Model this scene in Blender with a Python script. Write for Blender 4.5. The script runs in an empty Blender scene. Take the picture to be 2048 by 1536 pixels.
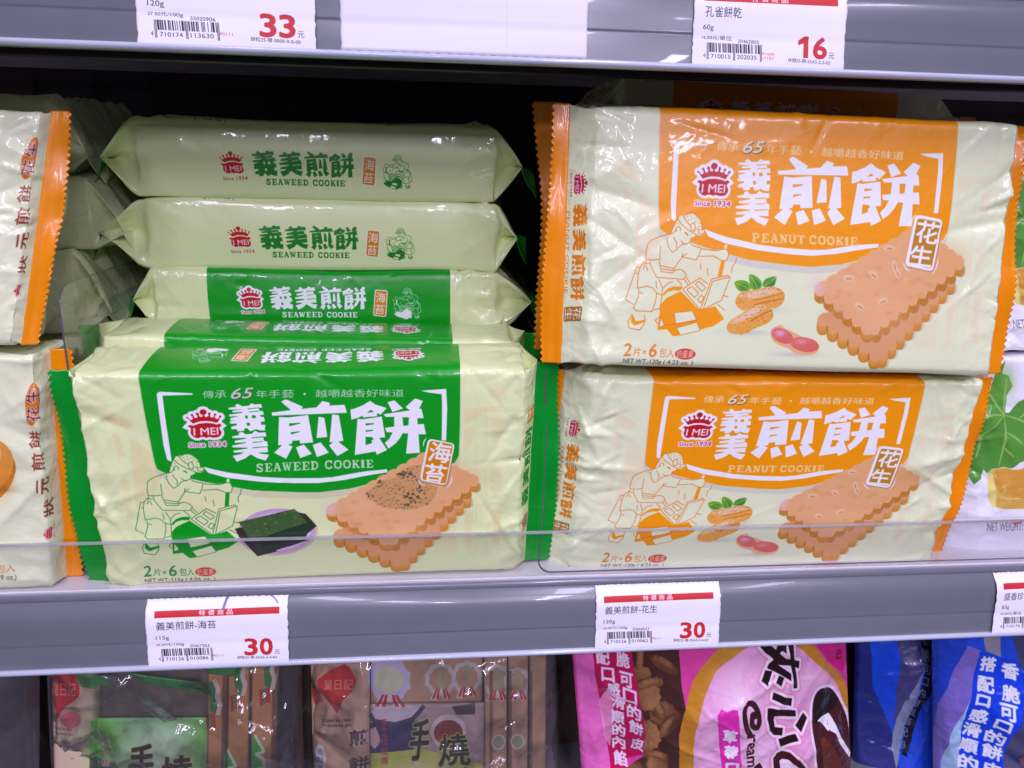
import bpy, math, random
import numpy as np
from mathutils import Matrix, Vector

# ------------------------------------------------------------------ camera, world, lamps, exposure
CM = 0.01                                   # all lengths below are in centimetres
F = 1538.0                                  # focal length in pixels of the 2048 px wide photograph
RC = np.array([[0.99489312, 0.00465455, 0.10082667],      # world <- (right, up, forward)
               [-0.09796765, 0.28493066, 0.95352864],
               [0.02429037, 0.95853683, -0.28393154]])
LOC = np.array([-4.52852037, -40.0, 24.15309762])
scene = bpy.context.scene
COL = scene.collection
cd = bpy.data.cameras.new("camera")
cam = bpy.data.objects.new("camera", cd)
COL.objects.link(cam)
m = Matrix.Identity(4)
r, u, f = RC[:, 0], RC[:, 1], RC[:, 2]
u = np.cross(r, f) * -1 if np.dot(np.cross(r, f), u) < 0 else np.cross(r, f)
for i in range(3):
    m[i][0], m[i][1], m[i][2], m[i][3] = r[i], u[i], -f[i], LOC[i] * CM
cam.matrix_world = m
cd.sensor_width = 36.0
cd.lens = F / 2048 * 36.0
cd.clip_start = 0.01
cd.clip_end = 50
scene.camera = cam
scene.view_settings.view_transform = 'Standard'
scene.view_settings.look = 'None'
scene.view_settings.exposure = -0.30
scene.view_settings.gamma = 1.0
w = bpy.data.worlds.new("World")
scene.world = w
w.use_nodes = True
w.node_tree.nodes["Background"].inputs[0].default_value = (0.62, 0.54, 0.80, 1)
w.node_tree.nodes["Background"].inputs[1].default_value = 0.13


def lamp(name, loc, target, sx, sy, power, color=(0.80, 0.745, 1.0)):
    l = bpy.data.lights.new(name, 'AREA')
    l.shape = 'RECTANGLE'
    l.size, l.size_y = sx * CM, sy * CM
    l.energy = power
    l.color = color
    o = bpy.data.objects.new(name, l)
    COL.objects.link(o)
    o.location = [c * CM for c in loc]
    d = Vector(target) - Vector(loc)
    o.rotation_euler = d.to_track_quat('-Z', 'Y').to_euler()
    return o


# the shop's ceiling tubes, in rows that run away from the shelf
for x, p in ((-131, 1.0), (37, 1.15), (195, .95)):
    lamp("ceiling_tube_lamp", (x, -120, 205), (x, -120, 0), 24, 130, 26 * p)
    lamp("ceiling_tube_lamp", (x, -320, 205), (x, -320, 0), 24, 150, 55 * p)
    lamp("ceiling_tube_lamp", (x, -560, 205), (x, -560, 0), 24, 170, 120 * p)


# ------------------------------------------------------------------ pixel <-> world helpers
def unp(px, py, y=0.0):
    r = RC @ np.array([px - 1024.0, 768.0 - py, F])
    t = (y - LOC[1]) / r[1]
    return LOC + r * t


def prj(P):
    c = RC.T @ (np.array(P, float) - LOC)
    return (1024 + F * c[0] / c[2], 768 - F * c[1] / c[2])


def homog(src, dst):
    A = []
    for (x, y), (u, v) in zip(src, dst):
        A.append([x, y, 1, 0, 0, 0, -u * x, -u * y, -u])
        A.append([0, 0, 0, x, y, 1, -v * x, -v * y, -v])
    A = np.array(A, float)
    b = -A[:, 8]
    h = np.linalg.lstsq(A[:, :8], b, rcond=None)[0]
    return np.append(h, 1).reshape(3, 3)


def happ(h, P):
    P = np.asarray(P, float)
    q = P @ h[:, :2].T + h[:, 2]
    return q[..., :2] / q[..., 2:3]


# ------------------------------------------------------------------ vector artwork rasteriser
_TX = {}


def text_tris(s, font_bold=0):
    """Triangles (n,3,2) of a string in a unit box (y up), and its aspect."""
    if s in _TX:
        return _TX[s]
    c = bpy.data.curves.new("t", 'FONT')
    c.body = s
    c.resolution_u = 3
    o = bpy.data.objects.new("t", c)
    COL.objects.link(o)
    bpy.context.view_layer.update()
    me = o.evaluated_get(bpy.context.evaluated_depsgraph_get()).to_mesh()
    me.calc_loop_triangles()
    v = np.array([x.co[:2] for x in me.vertices]).reshape(-1, 2)
    t = np.array([x.vertices[:] for x in me.loop_triangles], int).reshape(-1, 3)
    bpy.data.objects.remove(o)
    bpy.data.curves.remove(c)
    lo, hi = v.min(0), v.max(0)
    _TX[s] = ((v[t] - lo) / (hi - lo), (hi - lo))
    return _TX[s]


def srgb(c):
    return np.array(c, float) / 255.0


class Canvas:
    def __init__(self, name, wcm, hcm, ppc, bg, x0=0.0, y0=0.0, alpha=1.0):
        self.name, self.ppc, self.x0, self.y0 = name, ppc, x0, y0
        self.W, self.H = int(wcm * ppc), int(hcm * ppc)
        self.wcm, self.hcm = wcm, hcm
        self.a = np.empty((self.H, self.W, 4), np.float32)
        self.a[..., :3] = srgb(bg)
        self.a[..., 3] = alpha
        self.h = None                         # source coords -> cm
        self.rng = np.random.RandomState(7)

    def src(self, quad=None, dst=None, zoom=None):
        """Following coordinates are source ones: quad corners (TL,TR,BR,BL) land on dst corners in cm."""
        self.h = homog(quad, dst) if quad is not None else None

    def zoom(self, ox=0, oy=0, s=1.0):
        self.zo = (ox, oy, s)

    zo = (0, 0, 1.0)

    def px(self, P):
        P = np.asarray(P, float) / self.zo[2] + np.array(self.zo[:2])
        if self.h is not None:
            P = happ(self.h, P)
        return (P - np.array([self.x0, self.y0])) * self.ppc

    def cover(self, tris):
        """Coverage of oriented triangles / loops given as an (n,2,2) array of edges in canvas px."""
        lo = np.floor(tris.reshape(-1, 2).min(0)).astype(int) - 3
        hi = np.ceil(tris.reshape(-1, 2).max(0)).astype(int) + 4
        lo = np.maximum(lo, 0)
        hi = np.minimum(hi, [self.W, self.H])
        if (hi <= lo).any():
            return None
        w, h = hi - lo
        SS = 4
        e = tris.copy()
        e[..., 0] -= lo[0]
        e[..., 1] = (e[..., 1] - lo[1]) * SS - 0.5
        x0, y0, x1, y1 = e[:, 0, 0], e[:, 0, 1], e[:, 1, 0], e[:, 1, 1]
        sgn = np.where(y1 > y0, 1.0, -1.0)
        sw = y1 < y0
        x0, x1 = np.where(sw, x1, x0), np.where(sw, x0, x1)
        y0, y1 = np.where(sw, y1, y0), np.where(sw, y0, y1)
        a = np.clip(np.ceil(y0), 0, h * SS).astype(int)
        b = np.clip(np.ceil(y1), 0, h * SS).astype(int)
        n = b - a
        k = n > 0
        a, n, x0, x1, y0, y1, sgn = a[k], n[k], x0[k], x1[k], y0[k], y1[k], sgn[k]
        if len(a) == 0:
            return None
        idx = np.repeat(np.arange(len(a)), n)
        row = np.arange(n.sum()) - np.repeat(np.cumsum(n) - n, n) + a[idx]
        xx = x0[idx] + (row - y0[idx]) * (x1[idx] - x0[idx]) / (y1[idx] - y0[idx])
        xx = np.clip(xx, 0, w - 1.001)
        xi = xx.astype(int)
        fr = xx - xi
        acc = np.zeros((h * SS, w + 1), np.float32)
        np.add.at(acc, (row, xi), sgn[idx] * (1 - fr))
        np.add.at(acc, (row, xi + 1), sgn[idx] * fr)
        c = np.clip(np.abs(np.cumsum(acc, 1)[:, :w]), 0, 1).reshape(h, SS, w).mean(1)
        return lo, hi, c

    @staticmethod
    def dil(c, r):
        if r < 0.3:
            return c
        R = int(math.ceil(r))
        p = np.pad(c, R)
        out = c.copy()
        H, W = c.shape
        for dy in range(-R, R + 1):
            for dx in range(-R, R + 1):
                d = math.hypot(dx, dy)
                wt = min(1.0, max(0.0, r + 0.5 - d))
                if wt > 0:
                    out = np.maximum(out, p[R + dy:R + dy + H, R + dx:R + dx + W] * wt)
        return out

    def blend(self, cv, color, alpha=1.0, grow=0.0, erase=None):
        if cv is None:
            return
        lo, hi, c = cv
        if grow:
            R = int(math.ceil(grow)) + 1
            nlo = np.maximum(lo - R, 0)
            nhi = np.minimum(hi + R, [self.W, self.H])
            big = np.zeros((nhi[1] - nlo[1], nhi[0] - nlo[0]), np.float32)
            big[lo[1] - nlo[1]:hi[1] - nlo[1], lo[0] - nlo[0]:hi[0] - nlo[0]] = c
            lo, hi, c = nlo, nhi, self.dil(big, grow)
        c = (c * alpha)[..., None]
        v = self.a[lo[1]:hi[1], lo[0]:hi[0]]
        if erase is not None:
            v[..., 3:4] = v[..., 3:4] * (1 - c) + erase * c
            if color is None:
                return
        else:
            v[..., 3:4] = v[..., 3:4] * (1 - c) + c
        v[..., :3] = v[..., :3] * (1 - c) + srgb(color) * c

    @staticmethod
    def loop_edges(P):
        return np.stack([P, np.roll(P, -1, 0)], 1)

    def poly(self, pts, color, alpha=1.0, grow=0, smooth=0, holes=(), erase=None):
        pts = np.asarray(pts, float)
        if smooth:
            pts = chaikin(pts, smooth, True)
        P = self.px(pts)
        E = [self.loop_edges(P)]
        a0 = np.sum(P[:, 0] * np.roll(P[:, 1], -1) - P[:, 1] * np.roll(P[:, 0], -1))
        for hpts in holes:
            Q = self.px(hpts)
            a1 = np.sum(Q[:, 0] * np.roll(Q[:, 1], -1) - Q[:, 1] * np.roll(Q[:, 0], -1))
            if a0 * a1 > 0:
                Q = Q[::-1]
            E.append(self.loop_edges(Q))
        self.blend(self.cover(np.concatenate(E)), color, alpha, grow, erase)

    def stroke(self, pts, width, color, alpha=1.0, closed=False, smooth=0, taper=False):
        """width in source px (after zoom)"""
        pts = np.asarray(pts, float)
        if smooth:
            pts = chaikin(pts, smooth, closed)
        P = self.px(pts)
        sc = np.linalg.norm(self.px([pts[0] + [self.zo[2], 0]])[0] - P[0])
        hw = max(width * sc / 2, 0.35)
        if closed:
            P = np.vstack([P, P[:1]])
        E = []
        n = len(P)
        for i in range(n - 1):
            d = P[i + 1] - P[i]
            L = np.linalg.norm(d)
            if L < 1e-6:
                continue
            d = d / L
            q = np.array([-d[1], d[0]])
            w0 = w1 = hw
            if taper:
                w0 = hw * (1 - 0.75 * abs(2 * i / (n - 1) - 1))
                w1 = hw * (1 - 0.75 * abs(2 * (i + 1) / (n - 1) - 1))
            E.append(self.loop_edges(np.array([P[i] + q * w0, P[i + 1] + q * w1, P[i + 1] - q * w1, P[i] - q * w0])))
            if hw > 0.8 and i < n - 2:
                a = np.linspace(0, 2 * np.pi, 9)[:-1][::-1]
                E.append(self.loop_edges(P[i + 1] + w1 * np.stack([np.cos(a), np.sin(a)], 1)))
        if not E:
            return
        # orient every piece the same way
        out = []
        for e in E:
            p = e[:, 0]
            ar = np.sum(p[:, 0] * np.roll(p[:, 1], -1) - p[:, 1] * np.roll(p[:, 0], -1))
            out.append(self.loop_edges(p if ar > 0 else p[::-1]))
        self.blend(self.cover(np.concatenate(out)), color, alpha)

    def tri_edges(self, T):
        ar = (T[:, 1, 0] - T[:, 0, 0]) * (T[:, 2, 1] - T[:, 0, 1]) - (T[:, 1, 1] - T[:, 0, 1]) * (T[:, 2, 0] - T[:, 0, 0])
        T = np.where((ar < 0)[:, None, None], T[:, ::-1], T)
        return np.concatenate([T[:, [0, 1]], T[:, [1, 2]], T[:, [2, 0]]])

    def text(self, s, quad, color, bold=0.0, alpha=1.0, outline=None, ow=0):
        """String fitted into the quad TL,TR,BR,BL (source coords). bold in source px."""
        T, asp = text_tris(s)
        if len(quad) == 2:
            (x0, y0), (x1, y1) = quad
            quad = [(x0, y0), (x1, y0), (x1, y1), (x0, y1)]
        h = homog([(0, 1), (1, 1), (1, 0), (0, 0)], quad)
        P = self.px(happ(h, T.reshape(-1, 2))).reshape(-1, 3, 2)
        q0 = np.array(quad[0], float)
        sc = np.linalg.norm(self.px([q0 + [self.zo[2], 0]])[0] - self.px([q0])[0])
        cv = self.cover(self.tri_edges(P))
        if outline is not None:
            self.blend(cv, outline, alpha, (bold + ow) * sc)
        self.blend(cv, color, alpha, bold * sc)

    def glyph(self, polys, quad, color, alpha=1.0, grow=0):
        """Traced glyph: list of (loop, holes) normalised to its own bbox, fitted into the quad."""
        if len(quad) == 2:
            (x0, y0), (x1, y1) = quad
            quad = [(x0, y0), (x1, y0), (x1, y1), (x0, y1)]
        allp = np.concatenate([np.array(p, float) for p, _ in polys])
        lo, hi = allp.min(0), allp.max(0)
        h = homog([(lo[0], lo[1]), (hi[0], lo[1]), (hi[0], hi[1]), (lo[0], hi[1])], quad)
        for p, hs in polys:
            self.poly(happ(h, p), color, alpha, grow, holes=[happ(h, q) for q in hs])

    def blob(self, c, rx, ry, color, alpha=1.0, ang=0.0):
        """soft printed airbrush blob, source coords"""
        c0 = self.px([c])[0]
        ex = self.px([np.array(c, float) + [rx, 0]])[0] - c0
        rx_, ry_ = np.linalg.norm(ex), np.linalg.norm(self.px([np.array(c, float) + [0, ry]])[0] - c0)
        R = int(max(rx_, ry_) * 2.2) + 2
        lo = np.maximum((c0 - R).astype(int), 0)
        hi = np.minimum((c0 + R).astype(int), [self.W, self.H])
        if (hi <= lo).any():
            return
        X, Y = np.meshgrid(np.arange(lo[0], hi[0]) - c0[0], np.arange(lo[1], hi[1]) - c0[1])
        ca, sa = math.cos(ang), math.sin(ang)
        g = np.exp(-(((X * ca + Y * sa) / rx_) ** 2 + ((-X * sa + Y * ca) / ry_) ** 2))
        self.blend((lo, hi, g.astype(np.float32)), color, alpha)

    def ellipse(self, c, rx, ry, color, alpha=1.0, ang=0.0, grow=0, n=40, erase=None):
        a = np.linspace(0, 2 * np.pi, n, endpoint=False)
        ca, sa = math.cos(ang), math.sin(ang)
        X, Y = rx * np.cos(a), ry * np.sin(a)
        self.poly(np.stack([c[0] + X * ca - Y * sa, c[1] + X * sa + Y * ca], 1), color, alpha, grow, erase=erase)

    def abs_(self, fn, *a, **k):
        z, self.zo = self.zo, (0, 0, 1.0)
        fn(*a, **k)
        self.zo = z

    def speck(self, pts, n, size, colors, alpha=0.9, rag=0.5):
        """n ragged specks inside the polygon pts"""
        P = np.array(pts, float)
        lo, hi = P.min(0), P.max(0)
        k = 0
        while k < n:
            q = lo + self.rng.rand(2) * (hi - lo)
            if not inside(q, P):
                continue
            k += 1
            m = 5
            a = np.sort(self.rng.rand(m)) * 2 * np.pi
            rr = size * (1 - rag + 2 * rag * self.rng.rand(m)) * (0.4 + self.rng.rand())
            self.poly(q + np.stack([np.cos(a) * rr, np.sin(a) * rr * 0.7], 1), colors[self.rng.randint(len(colors))], alpha)

    def image(self):
        im = bpy.data.images.new(self.name, self.W, self.H, alpha=True)
        im.alpha_mode = 'CHANNEL_PACKED'
        im.pixels.foreach_set(np.ascontiguousarray(np.clip(self.a[::-1], 0, 1)).ravel())
        im.pack()
        return im


def inside(q, P):
    x, y = q
    x0, y0 = P[:, 0], P[:, 1]
    x1, y1 = np.roll(x0, -1), np.roll(y0, -1)
    with np.errstate(divide='ignore', invalid='ignore'):
        c = ((y0 > y) != (y1 > y)) & (x < (x1 - x0) * (y - y0) / (y1 - y0) + x0)
    return c.sum() % 2 == 1


def chaikin(P, n, closed):
    for _ in range(n):
        if closed:
            Q = np.roll(P, -1, 0)
            P = np.stack([0.75 * P + 0.25 * Q, 0.25 * P + 0.75 * Q], 1).reshape(-1, 2)
        else:
            A, B = P[:-1], P[1:]
            M = np.stack([0.75 * A + 0.25 * B, 0.25 * A + 0.75 * B], 1).reshape(-1, 2)
            P = np.vstack([P[:1], M, P[-1:]])
    return P


# ------------------------------------------------------------------ traced lettering
def zz(pts, ox, oy, s):
    return [(ox + x / s, oy + y / s) for x, y in pts]


def ZA(p): return zz(p, 540, 790, 10.97)
def ZB(p): return zz(p, 700, 790, 10.97)
def ZC(p): return zz(p, 450, 800, 11.82)


G_JIAN = [(ZA(p), [ZA(q) for q in h]) for p, h in [
    ([(265, 160), (350, 110), (400, 118), (745, 275), (705, 322), (1040, 285), (1170, 142), (1335, 185), (1320, 245), (1655, 225), (1710, 405), (75, 472), (58, 400), (480, 348)], []),
    ([(220, 500), (420, 512), (858, 455), (972, 1060), (690, 1085), (672, 1012), (515, 1025), (512, 1085), (420, 1105), (525, 1150), (385, 1418), (118, 1285), (300, 1115), (208, 1125)],
     [[(440, 640), (690, 628), (690, 645), (450, 705)], [(480, 835), (680, 815), (685, 830), (485, 885)]]),
    ([(1090, 492), (1215, 520), (1282, 940), (1045, 965)], []),
    ([(1385, 440), (1530, 455), (1632, 1022), (1520, 1045), (1745, 1220), (1500, 1362), (1318, 1130), (1400, 1055), (1330, 1055)], []),
    ([(595, 1170), (768, 1108), (945, 1310), (690, 1405)], []),
    ([(960, 1115), (1135, 1058), (1315, 1285), (1055, 1385)], [])]]
G_BING = [(ZB(p), [ZB(q) for q in h]) for p, h in [
    ([(28, 330), (120, 310), (300, 235), (458, 135), (575, 215), (825, 295), (690, 440), (605, 405), (615, 475), (300, 505), (295, 465), (200, 510), (50, 558)], [[(395, 405), (470, 335), (548, 378)]]),
    ([(185, 535), (300, 545), (715, 480), (790, 940), (660, 955), (832, 1220), (605, 1328), (580, 1255), (125, 1335)],
     [[(360, 635), (540, 630), (538, 655), (362, 685)], [(362, 790), (525, 775), (525, 800), (365, 828)],
      [(362, 935), (510, 938), (515, 965), (550, 975), (490, 1015), (505, 1070), (362, 1120)]]),
    ([(838, 160), (990, 120), (1180, 300), (950, 382)], []),
    ([(750, 430), (1330, 340), (1230, 270), (1440, 75), (1610, 130), (1530, 300), (1580, 305), (1628, 510), (1490, 515), (1495, 650), (1630, 638), (1678, 865), (1515, 870), (1545, 1278), (1242, 1298), (1290, 850), (1170, 850), (1110, 960), (1010, 1080), (865, 1190), (780, 1065), (880, 970), (955, 830), (820, 828), (785, 730), (985, 705), (985, 485), (800, 492)],
     [[(1165, 495), (1308, 495), (1295, 672), (1185, 688)]])]]
G_YI = [(ZC(p), [ZC(q) for q in h]) for p, h in [
    ([(108, 195), (290, 175), (262, 140), (330, 100), (430, 160), (590, 148), (645, 88), (735, 118), (875, 108), (908, 188), (825, 205), (840, 270), (920, 272), (950, 360), (850, 372), (880, 415), (945, 415), (975, 520), (885, 532), (880, 600), (985, 605), (970, 742), (840, 735), (760, 708), (630, 758), (560, 685), (490, 690), (488, 745), (325, 762), (315, 705), (190, 710), (175, 655), (315, 605), (315, 570), (160, 578), (142, 525), (300, 498), (170, 510), (152, 445), (360, 395), (135, 405), (128, 360), (440, 318), (430, 295), (212, 308), (200, 265), (440, 240), (120, 238)],
     [[(565, 215), (825, 190), (828, 205), (565, 235)], [(595, 290), (825, 268), (825, 285), (595, 305)],
      [(495, 385), (568, 380), (565, 458), (520, 450)], [(660, 380), (740, 375), (770, 435), (675, 452)],
      [(535, 560), (600, 548), (635, 612), (560, 632)]])]]
G_MEI = [(ZC(p), [ZC(q) for q in h]) for p, h in [
    ([(202, 878), (370, 845), (350, 800), (440, 768), (515, 828), (670, 815), (735, 745), (835, 790), (990, 785), (1008, 880), (930, 890), (955, 990), (1030, 1008), (1050, 1115), (1030, 1125), (1052, 1252), (800, 1262), (900, 1290), (1075, 1312), (1000, 1452), (800, 1395), (638, 1302), (520, 1395), (320, 1478), (220, 1335), (400, 1300), (480, 1255), (240, 1260), (235, 1215), (565, 1165), (565, 1145), (215, 1138), (205, 1095), (530, 1035), (530, 1020), (270, 1032), (260, 985), (540, 930), (540, 915), (215, 918)],
     [[(660, 905), (930, 880), (930, 900), (660, 925)], [(690, 1015), (930, 995), (930, 1010), (690, 1035)], [(680, 1140), (1030, 1115), (1030, 1130), (680, 1162)]])]]


def ZD(p): return zz(p, 355, 805, 15.36)


CROWN = ZD([(290, 490), (340, 460), (385, 500), (440, 560), (510, 540), (515, 500), (490, 440), (440, 420), (450, 380), (510, 375), (530, 420), (570, 500), (640, 490), (665, 440), (610, 390), (600, 345), (650, 325), (695, 360), (700, 430), (760, 465), (810, 450), (815, 405), (740, 370), (715, 310), (750, 240), (830, 220), (905, 245), (940, 310), (910, 375), (855, 405), (870, 440), (930, 470), (990, 430), (990, 385), (970, 350), (1010, 318), (1060, 345), (1045, 400), (1035, 450), (1100, 480), (1160, 460), (1175, 420), (1150, 380), (1190, 350), (1240, 390), (1200, 430), (1190, 490), (1250, 530), (1300, 510), (1320, 470), (1310, 430), (1360, 415), (1400, 455), (1340, 500), (1270, 640), (1210, 640), (1080, 600), (920, 590), (740, 600), (600, 640), (520, 670), (440, 600), (370, 520)])
SHIELD = ZD([(355, 765), (410, 710), (530, 735), (700, 670), (930, 645), (1130, 665), (1260, 700), (1330, 668), (1415, 720), (1340, 770), (1330, 830), (1390, 900), (1400, 980), (1340, 1070), (1250, 1100), (1120, 1105), (1030, 1075), (940, 1110), (850, 1080), (770, 1085), (690, 1120), (600, 1110), (500, 1050), (445, 960), (460, 860), (440, 790)])
LOGOQ = [(355, 805), (465, 805), (465, 905), (355, 905)]


def draw_logo(c, quad, since=True, plain=False, red=(196, 22, 28), backing=True):
    """crown and shield mark; quad is where the 110x100 px patch around the traced logo lands"""
    h = homog(LOGOQ, quad)
    sc = np.linalg.norm(np.array(quad[1]) - np.array(quad[0])) / 110.0
    k = np.linalg.norm(c.px([np.array(quad[0], float) + [c.zo[2], 0]])[0] - c.px([quad[0]])[0]) * sc
    white = (246, 246, 250)
    cr, sh = happ(h, CROWN), happ(h, SHIELD)
    if backing:
        c.poly(cr, white, grow=7.0 * k)
        c.poly(sh, white, grow=6.0 * k)
        c.poly(happ(h, ZD([(190, 790), (330, 640), (1400, 620), (1560, 730), (1400, 850), (330, 860)])), white)
    c.poly(cr, red)
    c.poly(sh, red)
    c.text("I MEI", [tuple(x) for x in happ(h, ZD([(535, 815), (1285, 790), (1300, 1005), (550, 1040)]))], white, bold=0.9 * sc)
    if since:
        q = [tuple(x) for x in happ(h, ZD([(395, 1265), (1540, 1215), (1545, 1370), (400, 1400)]))]
        c.text("Since 1934", q, (176, 30, 80), bold=0.5 * sc, outline=(250, 235, 245) if backing else None, ow=2.2 * sc)


SLAB = {  # slab-serif capitals as strokes in a unit box, y down: (points, width)
    'S': [([(.8, .28), (.78, .12), (.5, .06), (.24, .14), (.22, .34), (.5, .47), (.78, .6), (.8, .82), (.5, .94), (.22, .88), (.17, .68)], .2), ([(.84, .03), (.84, .34)], .1), ([(.13, .64), (.13, .97)], .1)],
    'E': [([(.3, .05), (.3, .95)], .24), ([(.05, .06), (.9, .06)], .13), ([(.05, .94), (.9, .94)], .13), ([(.3, .5), (.65, .5)], .13), ([(.65, .35), (.65, .65)], .1), ([(.9, .06), (.9, .33)], .12), ([(.9, .94), (.9, .66)], .12)],
    'A': [([(.45, .1), (.15, .9)], .14), ([(.5, .06), (.82, .9)], .24), ([(.28, .62), (.7, .62)], .12), ([(0, .95), (.32, .95)], .12), ([(.58, .95), (1, .95)], .12), ([(.3, .05), (.6, .05)], .12)],
    'W': [([(.15, .06), (.32, .94)], .22), ([(.32, .94), (.5, .2)], .12), ([(.5, .2), (.68, .94)], .2), ([(.68, .94), (.87, .06)], .12), ([(0, .06), (.32, .06)], .12), ([(.38, .06), (.62, .06)], .12), ([(.72, .06), (1, .06)], .12)],
    'D': [([(.28, .05), (.28, .95)], .24), ([(.05, .06), (.55, .06), (.85, .25), (.88, .5), (.85, .75), (.55, .94), (.05, .94)], .17)],
    'C': [([(.86, .3), (.75, .1), (.5, .05), (.25, .15), (.14, .5), (.25, .85), (.5, .95), (.78, .88), (.88, .7)], .2), ([(.88, .03), (.88, .36)], .1)],
    'O': [([(.5, .05), (.2, .16), (.12, .5), (.2, .84), (.5, .95), (.8, .84), (.88, .5), (.8, .16), (.5, .05)], .2)],
    'K': [([(.25, .05), (.25, .95)], .24), ([(.05, .06), (.45, .06)], .12), ([(.05, .94), (.45, .94)], .12), ([(.8, .08), (.35, .55)], .13), ([(.48, .45), (.82, .92)], .22), ([(.62, .06), (.95, .06)], .12), ([(.62, .94), (1, .94)], .12)],
    'I': [([(.5, .05), (.5, .95)], .34), ([(.12, .06), (.88, .06)], .13), ([(.12, .94), (.88, .94)], .13)],
    'P': [([(.28, .05), (.28, .95)], .24), ([(.05, .94), (.52, .94)], .12), ([(.05, .06), (.6, .06), (.86, .16), (.86, .4), (.6, .52), (.3, .52)], .15)],
    'N': [([(.2, .05), (.2, .95)], .13), ([(.2, .08), (.8, .92)], .24), ([(.8, .05), (.8, .95)], .13), ([(0, .06), (.3, .06)], .12), ([(.62, .06), (1, .06)], .12), ([(.02, .94), (.38, .94)], .12)],
    'U': [([(.2, .06), (.2, .7), (.35, .93), (.62, .93), (.8, .7), (.8, .06)], .19), ([(0, .06), (.4, .06)], .12), ([(.62, .06), (1, .06)], .12)],
    'T': [([(.5, .05), (.5, .95)], .26), ([(.06, .07), (.94, .07)], .13), ([(.28, .94), (.72, .94)], .12), ([(.06, .07), (.06, .32)], .12), ([(.94, .07), (.94, .32)], .12)],
}


def slab(c, s, quad, color, alpha=1.0):
    if len(quad) == 2:
        (x0, y0), (x1, y1) = quad
        quad = [(x0, y0), (x1, y0), (x1, y1), (x0, y1)]
    adv = [0.55 if ch == 'I' else (0.55 if ch == ' ' else (1.25 if ch == 'W' else 1.0)) for ch in s]
    tot = sum(adv) + 0.12 * (len(s) - 1)
    h = homog([(0, 0), (1, 0), (1, 1), (0, 1)], quad)
    hh = np.linalg.norm(np.array(quad[3]) - np.array(quad[0])) / c.zo[2]
    x = 0.0
    for ch, a in zip(s, adv):
        if ch != ' ':
            for pts, wd in SLAB[ch]:
                P = happ(h, [((x + px * a) / tot, py) for px, py in pts])
                c.stroke(P, wd * hh, color, alpha)
        x += a + 0.12


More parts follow.
